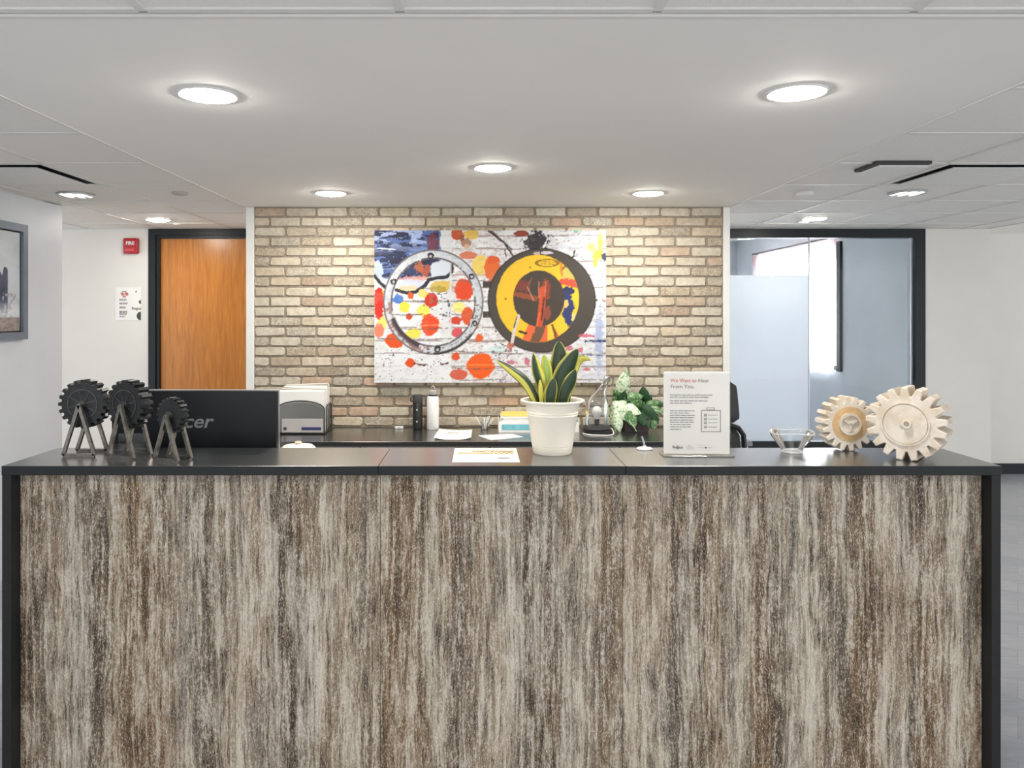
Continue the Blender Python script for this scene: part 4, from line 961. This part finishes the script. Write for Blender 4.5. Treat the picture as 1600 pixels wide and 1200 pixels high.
# lidded canister on the inner worktop
cy_ = 3.12
t = thing('canister', 'cream lidded canister showing just above the counter beside the monitor', 'canister', (PX(466, cy_), cy_, .75))
zt = PZ(695, cy_)-.75; r_ = 26*cy_/F
bm = bmesh.new(); lathe(bm, [(r_*.8, .0005), (r_*.95, .01), (r_*.97, zt-.03), (1e-4, zt-.03)], closed=False); obj('body', bm, 'cream_plastic', t, True)
bm = bmesh.new(); lathe(bm, [(r_, zt-.0295), (r_*1.02, zt-.012), (r_*.85, zt-.002), (r_*.4, zt+.003), (1e-4, zt+.004)], closed=False); obj('lid', bm, 'cream_plastic', t, True)
bm = bmesh.new(); lathe(bm, [(.008, zt+.003), (.014, zt+.008), (.012, zt+.014), (1e-4, zt+.015)], closed=False); obj('knob', bm, plain('knob_pink', (226, 196, 178), .5), t, True)

# clear brochure holder behind the gear ornaments
t = thing('brochure_holder', 'small clear plastic card holder behind the black gear ornaments', 'card holder', (PX(203, 2.83), 2.835, CT))
bm = bmesh.new(); box(bm, -.05, .05, -.03, .03, .0005, .003); obj('base', bm, 'acrylic', t)
obj('front_lip', bx(-.05, .05, -.03, -.0275, .0032, .030), 'acrylic', t); obj('back_plate', bx(-.05, .05, .012, .0145, .0032, .062), 'acrylic', t)

# office chair behind the sign
chy = 3.75; chx = PX(1104, chy)
t = thing('office_chair', 'black mesh office chair with headrest behind the printed sign', 'chair', (chx, chy, 0))
def shell(w0, w1, z0, z1, y0, y1, th, n=10, curve=.05):
    bm = bmesh.new(); F_, B_ = [], []
    for i in range(n+1):
        u = i/n; z = z0+(z1-z0)*u; hw = w0+(w1-w0)*u
        e = math.sqrt(max(0, 1-(2*u-1)**8)); hw *= .80+.20*e
        ra, rb = [], []
        for j in range(n+1):
            v = j/n*2-1; y = y0+(y1-y0)*u-curve*v*v
            ra.append(bm.verts.new((v*hw, y, z))); rb.append(bm.verts.new((v*hw, y+th, z)))
        F_.append(ra); B_.append(rb)
    for i in range(n):
        for j in range(n):
            bm.faces.new((F_[i][j], F_[i][j+1], F_[i+1][j+1], F_[i+1][j])); bm.faces.new((B_[i][j+1], B_[i][j], B_[i+1][j], B_[i+1][j+1]))
    for i in range(n):
        for A, j in ((F_, 0), (F_, n)): bm.faces.new((F_[i][j], F_[i+1][j], B_[i+1][j], B_[i][j]))
    for j in range(n):
        bm.faces.new((F_[0][j], F_[0][j+1], B_[0][j+1], B_[0][j])); bm.faces.new((F_[n][j], F_[n][j+1], B_[n][j+1], B_[n][j]))
    return bm
zh0, zh1 = PZ(661, chy), PZ(597, chy); zb1 = PZ(665, chy)
M['mesh_cloth'] = plain('mesh_cloth', (58, 60, 62), .7, var=.3, vscale=180)
# the chair faces away from the counter: its back is towards the camera
obj('headrest', shell(.168, .152, zh0, zh1, -.01, .0, .05, curve=-.02), 'black_plastic', t, True)
obj('backrest', shell(.192, .172, .52, zb1, 0, -.01, .012, curve=-.04), 'mesh_cloth', t, True)
fr_ = bmesh.new(); bw = [(-.194, .0, .52), (-.192, -.0, .8), (-.180, -.0, zb1-.045), (-.155, .0, zb1-.012), (-.12, .0, zb1), (.12, 0, zb1), (.155, 0, zb1-.012), (.180, 0, zb1-.045), (.192, 0, .8), (.194, 0, .52), (-.194, 0, .52)]
tube(fr_, bw, .013, 8); obj('back_frame', fr_, 'black_plastic', t, True)
bm = bmesh.new(); tube(bm, [(0, -.03, .42), (0, -.05, .7), (0, -.035, zh0+.05)], .022, 10); obj('spine', bm, 'black_plastic', t, True)
obj('seat', rbox(-.25, .25, .03, .52, .44, .51, .03, 3), 'mesh_cloth', t, True)
for s in (-1, 1):
    bm = bmesh.new(); tube(bm, [(s*.26, .25, .45), (s*.30, .25, .47), (s*.30, .22, .68)], .016, 8); a_ = obj('armrest', bm, 'black_plastic', t, True)
    obj('arm_pad', rbox(s*.30-.04, s*.30+.04, .08, .34, .681, .705, .01, 2), 'black_plastic', a_, True)
bm = bmesh.new(); lathe(bm, [(.03, .09), (.03, .30), (.02, .30), (.02, .44)], 0, .27, 0, 20, False); obj('gas_column', bm, 'steel', t, True)
for q in range(5):
    a = 2*math.pi*q/5+.3; e = (.29*math.cos(a), .27+.29*math.sin(a), .07); bm = bmesh.new(); tube(bm, [(0, .27, .11), e], [.024, .014], 8); l_ = obj('leg', bm, 'black_plastic', t, True)
    bm = bmesh.new(); tube(bm, [(e[0]-.015, e[1], .0285), (e[0]+.015, e[1], .0285)], .028, 14); obj('caster', bm, 'black_plastic', l_, True)

# ================================================================== ON THE BACK WORKTOP
# file sorter with papers
fy = 4.83; fx0_, fx1_ = PX(432, fy), PX(507, fy); fz = CR
t = thing('file_sorter', 'smoked plastic file sorter with arched dividers, beside the monitor', 'file sorter', ((fx0_+fx1_)/2, fy, fz)); hw = (fx1_-fx0_)/2
obj('base', rbox(-hw-.004, hw+.004, -.005, .245, .0005, .012, .003, 1), 'black_plastic', t)
for i in range(5):
    y = .002+.056*i; poly = [(-hw, .0125), (hw, .0125), (hw, .155)]+[(hw*math.cos(a), .155+.055*math.sin(a)) for a in np.linspace(.1, math.pi-.1, 13)]+[(-hw, .155)]
    bm = bmesh.new(); prism_y(bm, poly, y, y+.003); dv = obj('divider', bm, 'smoke', t)
    bm = bmesh.new(); tube(bm, [(x, y+.0015, z) for x, z in poly[1:]+poly[:1]], .0035, 6); obj('divider_edge', bm, 'black_plastic', dv, True)
def sheet_stack(y, thick, x0, x1, h, lean, label, mat='paper', tilt=0.0):
    c = thing('file_folder', label, 'papers', ((fx0_+fx1_)/2, fy+y, fz+.0126)); nn = max(2, int(thick/.006))
    for i in range(nn):
        a, b = thick*i/nn, thick*(i+.8)/nn; dz = rnd.uniform(-.01, .006); bm = bx(x0+rnd.uniform(-.003, .003), x1+rnd.uniform(-.003, .003), a, b, 0.0003, h+dz)
        for v in bm.verts:
            if v.co.z > .1: v.co.z += tilt*(v.co.x-x0)
        obj('sheet', bm, mat if i % 2 == 0 else 'paper', c)
M['kraft'] = plain('grey_file', (176, 170, 162), .7)
c = tag(obj('printed_card', bx(fx0_+.035, fx1_-.008, fy-.004, fy-.0012+.002, fz+.0126, fz+.098), 'ink_light'), 'grey printed card tucked in front of the file sorter', 'card')
obj('blue_label', bx(fx0_+.16, fx1_-.02, fy-.0056, fy-.0041, fz+.027, fz+.045), 'navy', c)
obj('dark_label', bx(fx0_+.045, fx0_+.065, fy-.0056, fy-.0041, fz+.027, fz+.045), 'ink', c)
sheet_stack(.010, .042, -hw+.01, hw-.006, .262, 0, 'pale papers in the foremost slot of the file sorter')
sheet_stack(.066, .042, -hw+.01, hw-.01, .272, 0, 'papers in the second slot of the file sorter', 'kraft', -.05)
sheet_stack(.122, .042, -hw+.01, hw-.012, .275, 0, 'papers in the third slot of the file sorter')
sheet_stack(.178, .042, -hw+.01, hw-.014, .276, 0, 'papers in the rear slot of the file sorter, against the bricks', 'kraft', .04)

# black thermos and white bottle
ty = 5.04
t = thing('thermos', 'tall black thermos flask against the brick wall', 'thermos', (PX(652.5, ty), ty, CR)); r_ = .0325; h_ = (671-617)*ty/F
bm = bmesh.new(); lathe(bm, [(r_*.9, .0005), (r_, .004), (r_, h_*.76), (r_*.94, h_*.775), (r_*.94, h_*.785), (1e-4, h_*.785)], closed=False, seg=32); obj('body', bm, 'black_plastic', t, True)
bm = bmesh.new(); lathe(bm, [(r_*1.0, h_*.787), (r_*1.02, h_*.80), (r_*1.02, h_*.96), (r_*.9, h_), (1e-4, h_)], closed=False, seg=32); obj('lid', bm, 'dark_slot', t, True)
bm = bmesh.new(); tube(bm, [(-r_, 0, h_*.95), (-r_-.012, -.004, h_*.9), (-r_-.012, -.004, h_*.82), (-r_, 0, h_*.8)], .004, 8); obj('carry_loop', bm, 'black_plastic', t, True)
for zz in (.24, .58):
    bm = bmesh.new(); disc_y(bm, .006, -r_-.0012, -r_+.004, 7); o = obj('printed_emblem', bm, 'ink_light', t); o.location = (-.002, 0, h_*zz)
t = thing('water_bottle', 'white metal water bottle with steel cap beside the thermos', 'bottle', (PX(676.5, ty), ty, CR)); r_ = .0395; h_ = (670-618)*ty/F
bm = bmesh.new(); lathe(bm, [(r_*.92, .0005), (r_, .005), (r_, h_*.93), (r_*.9, h_*.985), (r_*.72, h_), (1e-4, h_)], closed=False, seg=36); obj('body', bm, 'white_plastic', t, True)
bm = bmesh.new(); lathe(bm, [(r_*.70, h_+.0003), (r_*.70, h_+.008), (1e-4, h_+.008)], closed=False, seg=30); obj('collar', bm, 'black_plastic', t, True)
bm = bmesh.new(); lathe(bm, [(r_*.62, h_+.0083), (r_*.66, h_+.012), (r_*.66, h_+.034), (r_*.5, h_+.04), (1e-4, h_+.04)], closed=False, seg=30); obj('cap', bm, 'silver_lt', t, True)
bm = bmesh.new(); tube(bm, [(-.016, 0, h_+.036), (-.010, 0, h_+.056), (0, 0, h_+.066), (.010, 0, h_+.056), (.016, 0, h_+.036)], .0035, 8); obj('cap_loop', bm, 'silver_lt', t, True)
bm = bmesh.new(); disc_y(bm, .008, -r_-.001, -r_+.003, 6); o = obj('printed_emblem', bm, 'ink_light', t); o.location = (-.008, .001, h_*.2)
# small white adaptor
t = thing('plug_adaptor', 'tiny white plastic adaptor lying against the brick wall', 'adaptor', (PX(624, 5.06), 5.06, CR))
obj('body', rbox(-.027, .027, -.012, .012, .0004, .017, .004), 'white_plastic', t, True); obj('slot', bx(-.012, .012, -.0126, -.0121, .006, .009), 'ink', t)

def loose_sheet(pts, label, mat='paper', lift=.0, printed=True):
    W3 = [Vector((PX(x, .759*F/(y-VY)), .759*F/(y-VY), CR)) for x, y in pts]; c0 = sum(W3, Vector())/4
    t = thing('loose_paper', label, 'paper', c0); n = 8; bm = bmesh.new(); g = []
    for i in range(n+1):
        r = []
        for j in range(n+1):
            u, v = i/n, j/n; p = (W3[0]*(1-u)+W3[1]*u)*(1-v)+(W3[3]*(1-u)+W3[2]*u)*v-c0
            r.append(bm.verts.new((p.x, p.y, .0006+lift*(abs(u-.5)*2)**3*(1-.6*v)+.004*lift*5*math.sin(u*6))))
        g.append(r)
    for i in range(n):
        for j in range(n): bm.faces.new((g[i][j], g[i+1][j], g[i+1][j+1], g[i][j+1]))
    o = obj('sheet', bm, mat, t, True); sm = o.modifiers.new('thickness', 'SOLIDIFY'); sm.thickness = .0008; sm.offset = 1
    if printed:
        ctr = [(.30, .62, .55), (.30, .62, .62), (.18, .26, .5)]
        for a_, b_, v in ctr:
            pa = (W3[0]*(1-a_)+W3[1]*a_)*(1-v)+(W3[3]*(1-a_)+W3[2]*a_)*v-c0; pb = (W3[0]*(1-b_)+W3[1]*b_)*(1-v)+(W3[3]*(1-b_)+W3[2]*b_)*v-c0
            bm = bmesh.new(); tube(bm, [(pa.x, pa.y, .003+lift*.12), (pb.x, pb.y, .003+lift*.12)], .002, 5); obj('text_line', bm, 'ink_light', o)
loose_sheet([(678, 687), (736, 687), (738, 672), (686, 670.5)], 'curled white printed sheet in front of the white bottle', lift=.014)
loose_sheet([(767, 688), (818, 683), (800, 678), (746, 680.5)], 'plain white sheet lying askew near the paper tray', printed=False)

# clear cup of plastic cutlery-like pens
t = thing('pen_cup', 'small clear cup of white pens against the brick wall', 'pen cup', (PX(757, 5.02), 5.02, CR))
bm = bmesh.new(); lathe(bm, [(.022, .0005), (.024, .002), (.030, .046), (.028, .046), (.022, .004), (1e-4, .004)], closed=False, seg=24); obj('cup', bm, 'acrylic', t, True)
for q in range(9):
    a = 2*math.pi*q/9+.2; sp_ = .035+.025*(q % 3)/2; bm = bmesh.new()
    tube(bm, [(.010*math.cos(a), .008*math.sin(a), .006), (sp_*math.cos(a)*1.1, .5*sp_*math.sin(a), .075+.012*(q % 2))], [.0035, .0045], 6); obj('pen', bm, 'white_plastic' if q % 3 else 'silver', t, True)

# paper tray with folders
py_ = 4.90; tx0, tx1 = PX(779, py_), PX(905, py_)
t = thing('paper_tray', 'white letter tray with a blue label on the back worktop', 'paper tray', ((tx0+tx1)/2, py_, CR)); hw = (tx1-tx0)/2
obj('base', bx(-hw, hw, 0, .20, .0005, .005), 'white_plastic', t); obj('front_wall', bx(-hw, hw, 0, .004, .0052, .068), 'white_plastic', t)
obj('side_wall', bx(-hw, -hw+.004, .0042, .2, .0052, .08), 'white_plastic', t); obj('side_wall', bx(hw-.004, hw, .0042, .2, .0052, .08), 'white_plastic', t)
obj('label', bx(-hw+.02, hw-.06, -.0012, -.0002, .016, .052), 'teal_label', t)
pst = thing('paper_stack', 'stack of white papers in the letter tray', 'papers', ((tx0+tx1)/2, py_+.105, CR+.0055))
for i in range(9): obj('sheet', bx(-hw+.012+rnd.uniform(-.006, .02), hw-.012+rnd.uniform(-.02, .006), -.09+rnd.uniform(-.004, .004), .085, .0002+.0105*i, .0102+.0105*i), 'paper', pst)
tag(obj('folder', rbox(tx0+.02, tx1-.02, py_+.02, py_+.195, CR+.1006, CR+.112, .002, 1), 'yellow_folder'), 'yellow folder on top of the paper stack', 'folder')

# bottle lamp
ly = 4.87
t = thing('bottle_lamp', 'clear swing-top glass bottle lamp with a white bulb on black discs', 'lamp', (PX(932.5, ly), ly, CR)); k_ = ly/F
bm = bmesh.new(); lathe(bm, [(23*k_, .0005), (23*k_, .022), (21*k_, .026), (1e-4, .026)], closed=False, seg=36); obj('base_disc', bm, 'black_plastic', t, True)
bm = bmesh.new(); lathe(bm, [(20*k_, .0265), (21*k_, .032), (20*k_, .048), (1e-4, .05)], closed=False, seg=36); obj('base_disc', bm, 'dark_slot', t, True)
zb = .0505; zt = (677-618)*k_
bm = bmesh.new(); R_ = 18*k_; rings = []
prof = [(R_*.95, zb, 0), (R_, zb+.01, 0), (R_, zt*.55, 0), (R_*.99, zt*.72, 0), (R_*.90, zt*.86, .004), (R_*.66, zt*.99, .012), (R_*.40, zt*1.12, .028), (R_*.30, zt*1.26, .046), (R_*.28, zt*1.36, .058), (R_*.34, zt*1.38, .060), (R_*.34, zt*1.43, .066)]
for r_, z_, dx in prof: rings.append([bm.verts.new((dx+r_*math.cos(2*math.pi*i/32), r_*math.sin(2*math.pi*i/32), z_)) for i in range(32)])
for A, B in zip(rings, rings[1:]):
    for i in range(32): bm.faces.new((A[i], A[(i+1) % 32], B[(i+1) % 32], B[i]))
M['jar_glass'] = glass_mat('jar_glass', (.86, .87, .88), 1.6, .04, .06)
obj('glass_bottle', bm, 'jar_glass', t, True)
bm = bmesh.new(); lathe(bm, [(.012, zb), (.016, zb+.004), (.016, zb+.036), (.012, zb+.04)], seg=24); obj('socket', bm, 'black_plastic', t, True)
bm = bmesh.new(); lathe(bm, [(.013, zb+.0405), (.017, zb+.05), (.030, zb+.078), (.032, zb+.092), (.026, zb+.110), (.014, zb+.120), (1e-4, zb+.122)], closed=False, seg=28); obj('bulb', bm, 'bulb', t, True)
bm = bmesh.new(); tx = .066
lathe(bm, [(.021, 0), (.023, .006), (.017, .018), (1e-4, .022)], tx, 0, zt*1.432, 20, False); obj('stopper', bm, 'silver', t, True)
bm = bmesh.new(); tube(bm, [(tx-.026, -.02, zt*1.30), (tx-.02, -.028, zt*1.40), (tx+.004, -.026, zt*1.50), (tx+.034, -.022, zt*1.44), (tx+.026, -.024, zt*1.30), (tx+.006, -.03, zt*1.22)], .003, 6); obj('wire_bail', bm, 'steel', t, True)
bm = bmesh.new(); tube(bm, [(-.09, -.01, .004), (-.085, -.05, .004), (-.05, -.095, .004), (0, -.105, .004), (.05, -.115, .004), (.085, -.10, .006), (.098, -.06, .012), (.094, -.02, .03), (.08, .02, .036)], .0035, 8); obj('cord', bm, 'white_plastic', t, True)

# variegated pothos in a dark planter
gy = 4.98; gx = PX(992, gy)
t = thing('potted_pothos', 'bushy variegated pothos in a dark square planter', 'plant', (gx, gy, CR))
bm = bmesh.new(); box(bm, -.075, .075, -.06, .07, .0005, .085)
obj('planter', bm, 'planter', t); obj('soil', bx(-.068, .068, -.053, .063, .0852, .087), 'soil', t)
def pleaf_mesh(name, L, wd, mat, cup):
    n, m = 8, 6; vs, fs = [], []
    for i in range(n+1):
        u = i/n; ww = wd*math.sin(math.pi*min(1, u**.72))**.85 if 0 < u < 1 else .001
        for j in range(m+1):
            v = j/m*2-1; vs.append((v*ww/2, cup*ww*(abs(v)**1.5)*.6+.25*L*(u-.4)**2, u*L))
    for i in range(n):
        for j in range(m): a = i*(m+1)+j; fs.append((a, a+1, a+m+2, a+m+1))
    me = bpy.data.meshes.new(name); me.from_pydata(vs, [], fs); me.materials.append(M[mat])
    for p in me.polygons: p.use_smooth = True
    return me
LM = {('pale', 0): pleaf_mesh('leaf', .11, .07, 'leaf_pale', .25), ('pale', 1): pleaf_mesh('leaf', .13, .065, 'leaf_pale', .35), ('mid', 0): pleaf_mesh('leaf', .10, .065, 'leaf_mid', .3),
      ('mid', 1): pleaf_mesh('leaf', .085, .055, 'leaf_mid', .2), ('dark', 0): pleaf_mesh('leaf', .095, .065, 'leaf_dark', .3), ('dark', 1): pleaf_mesh('leaf', .11, .06, 'leaf_dark', .2)}
def pl(zx, zy, ang, kind, dy, tilt=.3, sc=1.0, var=0):
    """leaf centred near a point of the zoomed plant view; ang: image angle of the leaf tip, 0 = up, clockwise"""
    x, y = 890+zx/8.57, 570+zy/8.57; d = gy+dy; p = P(x, y, d)-Vector((gx, gy, CR)); L = .10*sc
    o = bpy.data.objects.new('leaf', LM[(kind, var)]); C.objects.link(o); o.parent = t
    o.rotation_euler = (Matrix.Rotation(ang, 4, 'Y') @ Matrix.Rotation(tilt, 4, 'X') @ Matrix.Rotation(rnd.uniform(-.5, .5), 4, 'Z')).to_euler()
    o.scale = (sc, sc, sc); dirv = o.rotation_euler.to_matrix() @ Vector((0, 0, 1)); p = p-dirv*L*.5; 
    zs = [(o.rotation_euler.to_matrix() @ (Vector(v.co)*sc)).z for v in o.data.vertices]; p.z = max(p.z, .004-min(zs)); o.location = p
R90 = math.pi/2
for a in ((700, 300, .15, 'pale', .02, .2, 1.5, 1), (720, 450, .2, 'dark', -.01, .4, 1.2), (860, 450, 1.3, 'mid', 0, .3, 1.3), (990, 390, -.1, 'dark', .02, .2, 1.15), (940, 515, -.2, 'mid', -.06, .5, .8, 1),
          (655, 600, 2.6, 'pale', -.05, .4, 1.35), (810, 590, 1.9, 'pale', -.06, .5, 1.25), (615, 720, 3.2, 'pale', -.06, .3, 1.2, 1), (840, 730, 2.8, 'mid', -.09, .2, 1.2), (660, 800, 3.0, 'pale', -.09, .2, .95),
          (1050, 640, 2.2, 'dark', -.06, .4, 1.4, 1), (1110, 540, 1.2, 'mid', .01, .3, 1.0), (1140, 700, 2.6, 'dark', -.03, .3, 1.15), (1180, 520, 1.6, 'dark', .04, .3, .9), (620, 480, -.7, 'mid', .03, .3, 1.0, 1),
          (1050, 490, .5, 'dark', .03, .2, 1.1), (760, 660, 2.9, 'mid', -.03, .3, 1.1), (900, 640, 2.2, 'dark', -.01, .4, 1.3), (960, 600, 2.0, 'dark', .0, .3, 1.3), (1160, 600, 1.9, 'mid', -.01, .3, .95),
          (700, 560, 3.0, 'pale', -.02, .3, 1.1), (610, 600, 3.5, 'mid', .03, .3, 1.1), (980, 720, 2.9, 'dark', -.07, .2, 1.1), (1060, 760, 3.0, 'dark', -.06, .2, 1.0), (880, 540, .8, 'mid', -.03, .3, 1.0),
          (1120, 790, 2.8, 'mid', -.05, .3, .8), (790, 520, -.6, 'dark', .03, .3, 1.2), (640, 420, -.6, 'mid', .03, .3, 1.0), (640, 840, 3.2, 'mid', -.07, .2, .8)): pl(*a)
for q in range(8):
    a = 2*math.pi*q/8; bm = bmesh.new(); e = Vector((.09*math.cos(a)-.01, .05*math.sin(a), .16+.03*(q % 3)))
    tube(bm, [(.02*math.cos(a), .02*math.sin(a), .086), (.05*math.cos(a), .035*math.sin(a), .14), tuple(e)], .003, 6); obj('stem', bm, 'leaf_mid', t, True)
bm = bmesh.new(); tube(bm, [(-.055, -.085, .075), (-.03, -.10, .045), (-.01, -.10, .010)], .0025, 6); obj('stem', bm, 'leaf_pale', t, True)
bm = bmesh.new(); tube(bm, [(.08, -.03, .15), (.13, -.04, .135), (.19, -.03, .11)], .0025, 6); obj('stem', bm, 'leaf_pale', t, True)
